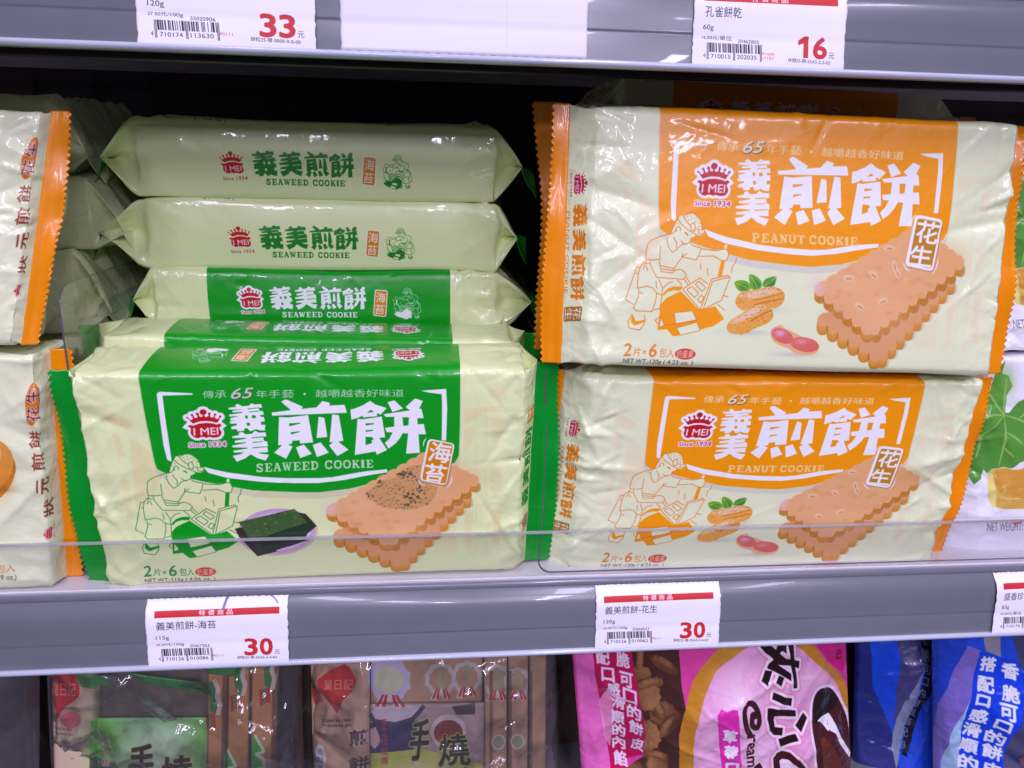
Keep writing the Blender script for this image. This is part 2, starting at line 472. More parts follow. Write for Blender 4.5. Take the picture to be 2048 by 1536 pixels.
# ------------------------------------------------------------------ printed baker line drawing
def draw_baker(c, line, paper, h=None, w=1.5, fill=True, solid=None):
    solid = solid or line
    M = (lambda p: happ(h, zz(p, 255, 900, 6.983))) if h is not None else (lambda p: np.array(zz(p, 255, 900, 6.983)))
    if fill:
        c.poly(M([(605, 335), (615, 260), (640, 200), (670, 150), (690, 100), (740, 92), (820, 70), (880, 65), (940, 90), (1000, 140), (1035, 200), (1040, 245), (1090, 250), (1100, 280), (1080, 310), (1040, 325), (980, 320), (970, 350), (910, 380), (910, 420), (1080, 470), (1240, 490), (1400, 465), (1470, 470), (1490, 530), (1470, 600), (1400, 600), (1280, 560), (1060, 570), (1035, 615), (830, 590), (700, 560), (560, 400)]), paper)
        c.poly(M([(1410, 410), (1450, 412), (1448, 475), (1405, 475)]), paper)
    S = [
        [(600, 330), (450, 370), (340, 420), (300, 465), (295, 560), (310, 650), (430, 650), (510, 635), (495, 560), (490, 480)],
        [(575, 370), (565, 400), (600, 480), (670, 545), (730, 510), (770, 460), (850, 430)],
        [(650, 360), (690, 410), (720, 440), (715, 500)], [(770, 400), (800, 430), (840, 440), (900, 415), (910, 370), (960, 350), (975, 320)],
        [(690, 100), (660, 140), (740, 210), (870, 280), (980, 320)], [(740, 100), (800, 170), (870, 215)], [(690, 100), (715, 92), (740, 100)],
        [(760, 100), (820, 70), (880, 65), (940, 90), (1000, 140), (1035, 200), (1040, 240)],
        [(880, 190), (920, 175), (945, 230), (940, 280), (890, 270), (870, 220), (880, 190)], [(960, 250), (1000, 250), (1010, 310)],
        [(1020, 260), (1080, 250), (1095, 280), (1060, 310), (1020, 300)], [(660, 150), (620, 250), (605, 330), (640, 320), (680, 270)],
        [(680, 300), (670, 260), (700, 235), (730, 250), (740, 290)],
        [(910, 420), (950, 450), (1080, 475), (1060, 560), (1035, 615), (900, 600), (830, 590), (780, 660), (735, 740), (740, 770)],
        [(830, 540), (820, 590), (890, 550)], [(1080, 480), (1240, 490), (1320, 490), (1400, 465), (1460, 470), (1490, 530), (1470, 600), (1400, 600), (1280, 555), (1070, 570)],
        [(1610, 550), (1605, 610), (1565, 670), (1575, 740)], [(1105, 650), (1125, 725)], [(1215, 700), (1240, 790)],
        [(375, 655), (400, 720), (510, 850), (900, 850), (930, 800), (890, 760), (840, 740), (790, 740), (740, 760)],
        [(500, 650), (540, 730), (560, 780), (740, 785)], [(540, 710), (740, 735)], [(550, 745), (735, 760)],
        [(290, 690), (250, 740), (240, 830), (265, 990), (400, 960), (480, 975), (550, 1030), (630, 1050), (620, 970), (550, 870)],
        [(290, 690), (380, 700)], [(320, 660), (300, 710)], [(310, 720), (300, 770)], [(330, 720), (365, 780)], [(510, 890), (535, 980)],
        [(240, 745), (200, 750), (125, 1130), (250, 1180)], [(205, 820), (240, 825)],
        [(290, 1000), (300, 1080), (260, 1220), (300, 1250), (530, 1245), (555, 1130), (550, 1030)], [(550, 1225), (630, 1205)], [(630, 1050), (635, 1230)],
        [(310, 1040), (360, 1050)], [(630, 970), (680, 910), (760, 885)], [(810, 860), (870, 900), (900, 950)],
        [(1200, 1180), (910, 965), (1130, 820), (1260, 885)], [(1300, 830), (1210, 1180), (1250, 1180)],
        [(1300, 825), (1520, 770), (1560, 790), (1490, 1060), (1250, 1180), (1320, 850), (1540, 790)],
        [(1120, 860), (1240, 930), (1190, 975), (1080, 900), (1120, 860)], [(1040, 925), (1150, 1000), (1100, 1050), (970, 965), (1040, 925)],
        [(1190, 1020), (1235, 1040), (1200, 1110), (1145, 1070), (1190, 1020)], [(930, 820), (1000, 885)], [(910, 850), (980, 910)],
        [(260, 1290), (220, 1380), (250, 1450), (400, 1465), (450, 1400), (455, 1340), (430, 1290)], [(640, 1300), (600, 1340), (640, 1380)],
        [(1500, 1000), (1580, 1020)], [(1440, 1110), (1560, 1170)]]
    for s in S:
        c.stroke(M(s), w, line)
    c.stroke(M([(800, 300), (830, 310), (855, 335)]), w * 1.8, line)
    for x, y in [(800, 110), (850, 100), (900, 120), (860, 140), (930, 160), (980, 180), (990, 215), (930, 110), (820, 150), (640, 230), (660, 270), (680, 200), (960, 140), (1000, 170)]:
        c.stroke(M([(x, y), (x + 12, y + 8)]), w, line)
    c.poly(M([(1395, 600), (1450, 600), (1440, 780), (1380, 795)]), solid)
    c.poly(M([(640, 1030), (700, 970), (780, 940), (860, 935), (900, 950), (880, 985), (780, 985), (700, 1010), (650, 1060)]), solid)
    c.poly(M([(640, 1150), (700, 1080), (780, 1040), (890, 990), (1000, 1060), (1180, 1180), (1260, 1180), (1410, 1130), (1570, 1270), (1430, 1360), (1290, 1400), (950, 1500), (880, 1505), (790, 1435), (650, 1450), (645, 1300)]), solid)
    if paper is not None:
        for q in ([(850, 1240), (1100, 1205), (1180, 1300), (900, 1370)], [(920, 1410), (1190, 1330), (1260, 1420), (990, 1490)], [(670, 1300), (740, 1390), (670, 1420)]):
            c.poly(M(q), paper)
            c.stroke(M(q), w * 0.8, line, closed=True)
        c.stroke(M([(750, 1390), (1190, 1310)]), w, line)
    c.poly(M([(260, 1290), (330, 1370), (455, 1340), (450, 1370), (320, 1420), (260, 1380)]), solid)


# ------------------------------------------------------------------ printed cookies, nuts, seaweed
def scallop(P0, P1, n, r, amp):
    """points from P0 to P1 with n outward bumps (outward = left of travel, screen coords)"""
    P0, P1 = np.array(P0, float), np.array(P1, float)
    d = P1 - P0
    L = np.linalg.norm(d)
    d /= L
    q = np.array([d[1], -d[0]])
    t = np.linspace(0, 1, n * 8 + 1)
    return P0 + np.outer(t * L, d) + np.outer(np.abs(np.sin(np.pi * n * t)) ** 0.75 * amp, q)


def cookie_shape(L, T, R, B, n1, n2, amp):
    return np.vstack([scallop(L, T, n1, 0, amp * 0.45), scallop(T, R, n2, 0, amp * 0.45), scallop(R, B, n1, 0, amp), scallop(B, L, n2, 0, amp)])


def draw_cookie(c, peanut):
    M = lambda p: np.array(zz(p, 640, 870, 5.297))
    top = cookie_shape((80, 790), (1130, 190), (1680, 470), (740, 1150), 10, 6, 46)
    low = cookie_shape((150, 1060), (1050, 560), (1600, 620), (870, 1370), 9, 6, 44)
    sh = low + [0, 30]
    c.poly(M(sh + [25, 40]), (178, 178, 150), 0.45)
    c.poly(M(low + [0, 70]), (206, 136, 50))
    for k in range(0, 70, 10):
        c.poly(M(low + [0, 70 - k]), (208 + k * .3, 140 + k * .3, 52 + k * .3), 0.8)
    for P0, P1, n_ in (((1600, 620), (870, 1370), 9), ((870, 1370), (150, 1060), 6)):
        for i in range(1, n_):
            t_ = i / n_
            q0 = np.array([P0[0] + (P1[0] - P0[0]) * t_, P0[1] + (P1[1] - P0[1]) * t_])
            c.stroke(M([q0, q0 + [0, 60]]), 2.6, (160, 94, 40), .6)
    c.poly(M(low), (226, 166, 112))
    c.poly(M(top + [22, 68]), (160, 100, 58), 0.55)
    for k in range(0, 80, 10):
        c.poly(M(top + [0, 75 * .78 - k * .78]), (206 + k * .15, 134 + k * .15, 34 + k * .3))
    for P0, P1, n_ in (((1680, 470), (740, 1150), 10), ((740, 1150), (80, 790), 6)):
        for i in range(1, n_):
            t_ = i / n_
            q0 = np.array([P0[0] + (P1[0] - P0[0]) * t_, P0[1] + (P1[1] - P0[1]) * t_])
            c.stroke(M([q0, q0 + [0, 62]]), 2.6, (166, 96, 34), .6)
            mid_ = q0 + (np.array(P1) - np.array(P0)) / n_ * .5
            c.abs_(c.blob, M([mid_ + [0, 66]])[0], 7, 3.2, (172, 100, 36), .45)
    c.poly(M(top), (236, 178, 122))
    c.stroke(M(top), 1.6, (248, 204, 160), .5, closed=True)
    z = (640, 870, 5.297)
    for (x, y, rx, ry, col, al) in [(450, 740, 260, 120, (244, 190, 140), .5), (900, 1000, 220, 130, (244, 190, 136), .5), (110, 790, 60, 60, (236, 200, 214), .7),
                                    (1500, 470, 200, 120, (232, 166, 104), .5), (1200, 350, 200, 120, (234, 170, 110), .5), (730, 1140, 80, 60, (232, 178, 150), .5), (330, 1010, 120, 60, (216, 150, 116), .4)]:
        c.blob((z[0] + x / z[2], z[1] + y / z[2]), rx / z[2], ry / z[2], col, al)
    for i in range(50):
        x, y = c.rng.rand() * 1100 + 250, c.rng.rand() * 650 + 350
        if inside(np.array([x, y]), top):
            c.blob((z[0] + x / z[2], z[1] + y / z[2]), 40 / z[2], 20 / z[2], [(214, 152, 92), (242, 190, 136)][i % 2], .4)
    if not peanut:
        reg = [(500, 650), (560, 560), (640, 490), (800, 470), (860, 390), (960, 330), (1080, 320), (1070, 480), (1250, 560), (1230, 650), (1160, 740), (1000, 800), (800, 790), (640, 770)]
        c.poly(M(reg), (196, 142, 84), 0.5, smooth=2)
        c.speck(M(reg), 330, 2.0, [(84, 84, 44), (112, 124, 54), (150, 110, 58), (206, 150, 90), (70, 92, 50)], .8)
        for x, y in [(910, 400), (880, 430), (990, 460), (900, 640), (1010, 670), (550, 650), (1070, 560), (980, 680), (900, 755), (660, 530)]:
            c.speck(M([(x - 50, y - 40), (x + 50, y - 40), (x + 50, y + 40), (x - 50, y + 40)]), 10, 3.2, [(60, 66, 50), (84, 84, 84), (100, 96, 104), (70, 76, 44)], .85)
    else:
        for x, y, a in [(430, 690, 0), (700, 650, .5), (840, 400, 0), (590, 930, .4), (960, 620, 1.0), (830, 870, -.4), (920, 560, 1.2)]:
            # coordinates of the nut bits were read off in the same 5.297 zoom
            c.ellipse(M([(x, y)])[0], 11, 5, (244, 204, 160), .9, a)
            c.ellipse(M([(x + 6, y + 8)])[0], 7, 1.6, (206, 138, 96), .8, a)


def draw_seaweed(c):
    M = lambda p: np.array(zz(p, 470, 930, 8.083))
    c.ellipse(M([(720, 1110)])[0], 79, 44, (196, 190, 166), .8, -0.08)
    c.ellipse(M([(690, 1075)])[0], 77, 45, (206, 164, 200), 1, -0.05)
    c.ellipse(M([(690, 1085)])[0], 68, 38, (222, 196, 222), 1, -0.05)
    a = [(20, 1030), (130, 1010), (700, 1400), (380, 1475), (90, 1160)]
    b = [(150, 1180), (1290, 1190), (1000, 1290), (380, 1470), (300, 1300)]
    c.poly(M(a), (58, 48, 44))
    c.poly(M([(1040, 780), (1160, 800), (1335, 1000), (1150, 1150), (1000, 1000)]), (50, 58, 38))
    c.poly(M(b), (58, 62, 58))
    c.poly(M([(300, 1180), (1180, 960), (1240, 1030), (1150, 1190), (500, 1330)]), (38, 62, 42))
    t = [(80, 920), (980, 720), (1200, 960), (560, 1150), (250, 1180)]
    c.poly(M(t), (66, 100, 52))
    c.speck(M(t), 150, 2.6, [(110, 140, 56), (44, 80, 50), (80, 118, 66), (34, 62, 36), (150, 156, 62)], .6)
    c.speck(M(b), 60, 2.4, [(56, 66, 52), (34, 38, 34), (84, 92, 74), (70, 84, 60)], .6)
    c.stroke(M([(560, 1150), (900, 1040), (1200, 950)]), 1.6, (14, 30, 20))


def draw_peanuts(c):
    M = lambda p: np.array(zz(p, 1440, 530, 8.086))
    for (x, y, rx, ry) in [(650, 700, 330, 60), (380, 1080, 330, 50), (1200, 1440, 380, 40)]:
        c.blob(M([(x, y)])[0], rx / 8.086, ry / 8.086, (196, 200, 190), .7)
    for p, col, vein in [([(180, 280), (240, 235), (330, 235), (420, 270), (470, 400), (280, 425), (220, 370)], (120, 176, 40), [(210, 290), (330, 330), (440, 390)]),
                         ([(640, 270), (700, 200), (870, 165), (850, 270), (820, 340), (640, 360)], (86, 162, 50), [(660, 330), (780, 260), (860, 180)]),
                         ([(415, 135), (500, 150), (590, 210), (640, 300), (600, 390), (460, 400), (430, 280)], (110, 178, 44), [(430, 160), (520, 280), (560, 390)])]:
        c.poly(M(p), col, smooth=1)
        q = np.array(p, float)
        c.poly(M(q * 0.6 + q.mean(0) * 0.4 + [20, 25]), (40, 128, 56), .55, smooth=1)
        c.stroke(M(vein), 1.1, (190, 214, 110))
    pods = [[(200, 570), (230, 500), (300, 420), (430, 405), (560, 400), (680, 345), (800, 335), (920, 375), (990, 440), (1000, 530), (950, 630), (860, 690), (760, 690), (640, 640), (500, 640), (420, 680), (350, 735), (270, 700), (210, 640)],
            [(65, 1000), (90, 920), (180, 850), (350, 750), (420, 680), (520, 635), (640, 625), (740, 670), (810, 740), (810, 850), (740, 930), (620, 980), (520, 1010), (430, 1080), (300, 1120), (170, 1110), (90, 1070)]]
    tops = [[(230, 520), (320, 430), (560, 410), (700, 350), (820, 345), (940, 420), (900, 450), (700, 490), (540, 540), (400, 550)],
            [(90, 930), (200, 850), (380, 740), (520, 640), (640, 630), (720, 680), (600, 780), (420, 860), (280, 930), (140, 960)]]
    for P, Tp in zip(pods, tops):
        c.poly(M(P), (238, 170, 70), smooth=1)
        c.poly(M(Tp), (240, 206, 160), .6, smooth=1)
        q_ = np.array(Tp, float)
        c.poly(M(q_ * .7 + q_.mean(0) * .3), (240, 220, 206), .5, smooth=2)
        c.speck(M(P), 110, 1.9, [(176, 96, 44), (190, 112, 58), (240, 190, 120)], .75)
        c.speck(M(Tp), 40, 1.8, [(206, 150, 100), (196, 136, 90)], .8)
    c.stroke(M([(480, 560), (700, 520), (960, 440)]), 1.2, (186, 96, 40))
    c.stroke(M([(500, 640), (640, 600), (980, 530)]), 1.6, (190, 100, 44))
    c.stroke(M([(440, 900), (620, 800), (790, 720)]), 1.6, (186, 96, 40))
    c.poly(M([(760, 1080), (800, 1010), (920, 960), (970, 970), (980, 1010), (1200, 1110), (1300, 1170), (1480, 1190), (1565, 1290), (1550, 1380), (1480, 1440), (1300, 1460), (1150, 1420), (1060, 1340), (900, 1290), (790, 1210)]), (240, 182, 132), smooth=1)
    c.ellipse(M([(960, 1140)])[0], 23, 14, (222, 110, 100), 1, .45)
    c.ellipse(M([(1320, 1280)])[0], 29, 14.5, (224, 112, 96), 1, .2)
    c.blob(M([(920, 1090)])[0], 10, 6, (236, 190, 226), .8)
    c.blob(M([(1260, 1230)])[0], 12, 5, (240, 170, 170), .7)


def rquad(quad, r, n=5):
    """rounded corners for a quad"""
    q = np.array(quad, float)
    out = []
    for i in range(4):
        p, a, b = q[i], q[i - 1], q[(i + 1) % 4]
        A = p + (a - p) / np.linalg.norm(a - p) * r
        B = p + (b - p) / np.linalg.norm(b - p) * r
        for t in np.linspace(0, 1, n):
            out.append((1 - t) ** 2 * A + 2 * t * (1 - t) * p + t * t * B)
    return np.array(out)


# ------------------------------------------------------------------ wrappers' artwork
PW, PH, PT = 23.8, 12.5, 4.0                 # pack: width of the flat face, height, thickness
ENDW = 2.6                                   # printed width folded in at each end
QA = [(140, 748), (1052, 738), (1030, 1140), (222, 1172)]
QD = [(1194, 232), (2035, 272), (1979, 750), (1175, 730)]
FACE = [(0, PT), (PW, PT), (PW, PT + PH), (0, PT + PH)]
CREAM = (230, 240, 180)
CREAM_O = (234, 241, 198)
WHITE = (248, 247, 250)


def wrapper_art(kind):
    green = kind == 'seaweed'
    main = (0, 160, 26) if green else (252, 158, 0)
    paper = CREAM if green else CREAM_O
    line = (40, 138, 60) if green else (232, 120, 30)
    c = Canvas("print_" + kind, PW + 2 * ENDW, PH + 2 * PT + 1.0, 46, paper, x0=-ENDW, y0=0.0)
    c.src(QA, FACE)
    c.zoom()
    # faint townscape behind
    peach = (238, 204, 140) if green else (246, 214, 172)
    for p, al in [([(200, 815), (245, 835), (270, 850), (255, 865), (215, 850)], .55), ([(225, 870), (240, 875), (252, 915), (240, 920)], .5), ([(262, 880), (300, 900), (320, 945), (330, 950), (300, 1010), (275, 1020), (268, 950)], .55),
                  ([(245, 960), (262, 965), (268, 1040), (256, 1045)], .4), ([(330, 960), (470, 965), (480, 1020), (400, 1030), (330, 1000)], .3), ([(500, 985), (620, 1000), (560, 1010)], .25),
                  ([(928, 818), (1004, 812), (1004, 826), (965, 826), (930, 850)], .55), ([(984, 842), (1004, 842), (1004, 880), (985, 882)], .45), ([(928, 860), (948, 850), (948, 880), (930, 905)], .45), ([(925, 925), (932, 920), (936, 930), (930, 935)], .3),
                  ([(980, 930), (1002, 930), (1002, 985), (980, 985)], .35), ([(985, 1015), (1000, 1015), (1000, 1090), (985, 1090)], .55), ([(930, 1020), (945, 1020), (945, 1100), (930, 1100)], .5), ([(870, 1040), (912, 1035), (914, 1105), (870, 1105)], .4), ([(920, 1010), (1010, 1005), (1010, 1012), (920, 1016)], .35),
                  ([(975, 780), (1010, 775), (1010, 790), (980, 796)], .4)]:
        c.poly(p, peach, al * .6)
    for x in (952, 972):
        c.stroke([(x, 820), (x, 1110)], 1.2, peach, .5)
    # coloured panel, running up over the top side
    panel = [(276, 744), (296, 850), (313, 927), (318, 940), (332, 947), (414, 965), (509, 981.5), (600, 986), (640, 986.5), (702, 979), (749, 967), (820, 950), (895, 931), (910, 926), (918, 912), (920, 850), (921, 743)]
    pc = happ(c.h, panel)
    c.h = None
    if green:
        c.poly(np.vstack([pc + [0, 0.35]]), (206, 206, 172), .6, grow=3)
    else:
        c.poly(np.vstack([pc + [0, 0.3]]), (206, 206, 196), .6, grow=3)
    xl, xr = pc[0][0], pc[-1][0]
    c.poly(np.vstack([pc, [(xr, -0.2), (xl, -0.2)]]), main)
    c.src(QA, FACE)
    # brush frame
    c.poly([(387, 787), (388, 790), (327, 792), (333, 836), (342, 893), (347, 925), (338, 922), (330, 893), (322, 836), (315.5, 790), (317, 786), (322, 784)], WHITE)
    c.poly([(842, 781), (893, 777), (895, 815), (893, 882), (884, 882), (885, 812), (884, 788), (860, 785)], WHITE)
    c.poly([(410, 935), (430, 940), (458, 946), (526, 955), (560, 957), (594, 958), (640, 958), (668, 956), (700, 950), (735, 944), (776, 940), (776, 946), (735, 953), (690, 962), (640, 968), (594, 968), (526, 965), (458, 957), (420, 947)], WHITE)
    tl = (206, 220, 200) if green else (252, 232, 200)
    for s, q, b in [("傳承", [(407, 782), (455, 780), (455, 797), (408, 798)], .35), ("年手藝", [(514, 781), (590, 780), (590, 797), (514, 797)], .35), ("越嚼越香好味道", [(632, 780), (809, 778), (809, 794), (633, 796)], .35)]:
        c.text(s, q, tl, b)
    c.text("65", [(470, 778), (511, 777), (504, 798), (463, 800)], (60, 70, 40), 1.6)
    c.text("65", [(469, 777), (510, 776), (503, 797), (462, 799)], tl, 1.0)
    c.ellipse((611, 789), 2.6, 2.4, tl)
    for g in (G_YI, G_MEI, G_JIAN, G_BING):
        for p, hs in g:
            c.poly(p, WHITE, holes=hs)
    draw_logo(c, LOGOQ)
    if green:
        slab(c, "SEAWEED", [(514, 929), (639, 924), (639, 941), (515, 946)], (200, 226, 184))
        slab(c, "COOKIE", [(651, 923), (748, 921), (749, 937), (651, 940)], (200, 226, 184))
    else:
        c.src(QD, FACE)
        slab(c, "PEANUT", [(1497, 465), (1603, 470), (1603, 487), (1497, 483)], (250, 214, 150))
        slab(c, "COOKIE", [(1611, 470), (1709, 474), (1709, 491), (1611, 487)], (250, 214, 150))
        c.src(QA, FACE)
    draw_baker(c, line, paper, solid=main)
    if green:
        draw_seaweed(c)
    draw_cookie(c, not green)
    if green:
        c.zoom(820, 860, 11.82)
        Q = [(440, 205), (1070, 330), (860, 1325), (240, 1200)]
        Qi = [(478, 252), (1025, 352), (850, 1288), (292, 1182)]
        gold = (222, 136, 8)
        c.poly(rquad([(x + 25, y + 40) for x, y in Q], 120), (120, 90, 60), .4)
    else:
        c.src(QD, FACE)
        draw_peanuts(c)
        c.zoom(1600, 420, 4.656)
        Q = [(1050, 36), (1310, 88), (1212, 570), (950, 512)]
        Qi = [(1068, 72), (1288, 112), (1198, 545), (985, 498)]
        gold = (196, 136, 30)
        c.poly(rquad([(x + 8, y + 12) for x, y in Q], 50), (120, 90, 60), .4)
    rr = 110 if green else 45
    c.poly(rquad(Q, rr), WHITE)
    c.poly(rquad(Qi, rr * .7), gold)
    if green:
        c.text("海", [(520, 285), (1010, 350), (930, 800), (425, 735)], WHITE, 1.3)
        c.text("苔", [(390, 790), (900, 855), (770, 1255), (340, 1205)], WHITE, 1.3)
        for s in ([(405, 195), (350, 260), (330, 330), (330, 400)], [(195, 1185), (260, 1290), (380, 1335)], [(995, 1100), (985, 1240), (885, 1380)]):
            c.stroke(s, 2.6, WHITE, taper=True, smooth=1)
    else:
        c.text("花", [(1075, 88), (1292, 122), (1240, 318), (1050, 290)], WHITE, 1.3)
        c.text("生", [(1020, 322), (1215, 345), (1190, 530), (975, 502)], WHITE, 1.3)
        for s in ([(1055, 35), (1020, 80), (1015, 120)], [(935, 490), (960, 545), (1005, 565)], [(1262, 455), (1250, 520), (1210, 590)]):
            c.stroke(s, 2.4, WHITE, taper=True, smooth=1)
    c.zoom()
    c.src(QA, FACE)
    net = "NET WT.:115g ( 4.06 oz. )" if green else "NET WT.:120g ( 4.23 oz. )"
    tc = (40, 140, 60) if green else (236, 126, 40)
    c.text("2", [(289, 1133), (304, 1132), (304, 1152), (289, 1153)], tc, .9)
    c.text("片×", [(308, 1138), (334, 1137), (334, 1151), (308, 1152)], tc, .25)
    c.text("6", [(340, 1131), (355, 1130), (355, 1151), (340, 1152)], tc, .9)
    c.text("包入", [(361, 1136), (390, 1135), (390, 1150), (361, 1151)], tc, .25)
    c.ellipse((413, 1143), 21, 9, (214, 76, 50), 1, -.02)
    c.text("奶蛋素", [(396, 1138), (430, 1136), (430, 1149), (396, 1150)], (250, 225, 205), .2)
    c.text(net, [(291, 1157), (432, 1153), (432, 1164), (291, 1167)], (50, 50, 50), .25)
    # side strips and end strips, in cm
    c.h = None
    badge = ("海", "苔") if green else ("花", "生")
    bg = (222, 136, 8) if green else (176, 124, 30)

    def strip(Ht, col, on_panel, small, gl):
        """Ht maps the strip's own px frame (x 433..863, y 300..378) to cm"""
        H0 = c.h
        c.h = Ht
        draw_logo(c, [(425, 298), (500, 298), (500, 373), (425, 373)], backing=on_panel)
        for g, x0, x1 in ((G_YI, 506, 557), (G_MEI, 562, 611), (G_JIAN, 615, 667), (G_BING, 668, 721)):
            c.glyph(g, [(x0, 305), (x1, 305), (x1, 357), (x0, 357)], gl)
        slab(c, small, [(531, 362), (700, 362), (700, 374), (531, 374)], gl)
        c.poly(rquad([(741, 311), (770, 313), (765, 373), (735, 370)], 5), WHITE)
        c.poly(rquad([(743, 313), (768, 315), (763, 371), (737, 368)], 4), bg)
        c.text(badge[0], [(744, 317), (766, 319), (763, 341), (742, 340)], WHITE, .5)
        c.text(badge[1], [(741, 344), (763, 345), (760, 367), (738, 366)], WHITE, .5)
        hm = homog([(490, 905), (270, 905), (270, 1115), (490, 1115)], [(780, 306), (846, 306), (846, 378), (780, 378)])
        if on_panel:
            draw_baker(c, gl, None, hm, .8, fill=False, solid=gl)
        else:
            draw_baker(c, gl, paper, hm, .8, fill=False)
        c.h = H0
    xs = (xr - xl) / 540.0
    px2 = lambda x: xl + (x - 372) * xs        # strip px -> cm across
    small = "SEAWEED COOKIE" if green else "PEANUT COOKIE"
    y0, y1 = PT * .40, PT * .92
    v0, v1 = PT * .30, PT * .88
    # top side: up points at the front edge (c = PT); reads from the right of the front face
    X0, X1 = xl + xr - px2(433), xl + xr - px2(863)
    strip(homog([(433, 300), (863, 300), (863, 378), (433, 378)], [(X0, PT - v0 + .35), (X1, PT - v0 + .35), (X1, PT - v1 + .35), (X0, PT - v1 + .35)]), main, True, small, WHITE)
    # bottom side: cream, lettering in the main colour
    X0, X1 = px2(433), px2(863)
    strip(homog([(433, 300), (863, 300), (863, 378), (433, 378)], [(X0, PT + PH + y0 - .3), (X1, PT + PH + y0 - .3), (X1, PT + PH + y1 - .3), (X0, PT + PH + y1 - .3)]), main, False, small, (28, 132, 40) if green else main)
    # ends
    for left in (True, False):
        a, b = PT + PH * .2, PT + PH * .83
        if left:
            q = [(-.35, a), (-.35, b), (-1.75, b), (-1.75, a)]
        else:
            q = [(PW + .35, b), (PW + .35, a), (PW + 1.75, a), (PW + 1.75, b)]
        H0 = homog([(430, 300), (775, 300), (775, 375), (430, 375)], q)
        c.h = H0
        draw_logo(c, [(425, 298), (500, 298), (500, 373), (425, 373)], backing=False, red=(200, 30, 80))
        for g, x0, x1 in ((G_YI, 506, 557), (G_MEI, 562, 611), (G_JIAN, 615, 667), (G_BING, 668, 721)):
            c.glyph(g, [(x0, 303), (x1, 303), (x1, 353), (x0, 353)], (28, 132, 40) if green else (232, 130, 20))
        c.text(small, [(525, 362), (705, 362), (705, 374), (525, 374)], (28, 132, 40) if green else (232, 130, 20), .3)
        c.poly(rquad([(735, 308), (768, 308), (768, 372), (735, 372)], 5), bg)
        c.text(badge[0], [(738, 312), (765, 312), (765, 338), (738, 338)], WHITE, .6)
        c.text(badge[1], [(738, 342), (765, 342), (765, 368), (738, 368)], WHITE, .6)
        c.h = None
    return c


# ------------------------------------------------------------------ materials
def nmat(name):
    m = bpy.data.materials.new(name)
    m.use_nodes = True
    return m, m.node_tree, m.node_tree.nodes["Principled BSDF"]


def fine_bump(nt, b, scale, strength, dist=0.0006, detail=3):
    tc = nt.nodes.new("ShaderNodeTexCoord")
    n = nt.nodes.new("ShaderNodeTexNoise")
    n.inputs["Scale"].default_value = scale
    n.inputs["Detail"].default_value = detail
    bp = nt.nodes.new("ShaderNodeBump")
    bp.inputs["Strength"].default_value = strength
    bp.inputs["Distance"].default_value = dist
    nt.links.new(tc.outputs["Object"], n.inputs["Vector"])
    nt.links.new(n.outputs["Fac"], bp.inputs["Height"])
    nt.links.new(bp.outputs["Normal"], b.inputs["Normal"])
    return n


def plain(name, col, rough=.4, metal=0, bump=None, var=0.0, spec=.5, coat=0.0):
    m, nt, b = nmat(name)
    lin = [((x / 255) / 12.92 if x / 255 <= .04045 else ((x / 255 + .055) / 1.055) ** 2.4) for x in col]
    b.inputs["Base Color"].default_value = (*lin, 1)
    b.inputs["Roughness"].default_value = rough
    b.inputs["Metallic"].default_value = metal
    b.inputs["Specular IOR Level"].default_value = spec
    b.inputs["Coat Weight"].default_value = coat
    if bump:
        n = fine_bump(nt, b, *bump)
        if var:
            mx = nt.nodes.new("ShaderNodeMix")
            mx.data_type = 'RGBA'
            mx.inputs["A"].default_value = (*[x * (1 - var) for x in lin], 1)
            mx.inputs["B"].default_value = (*[min(1, x * (1 + var)) for x in lin], 1)
            nt.links.new(n.outputs["Fac"], mx.inputs["Factor"])
            nt.links.new(mx.outputs["Result"], b.inputs["Base Color"])
    return m


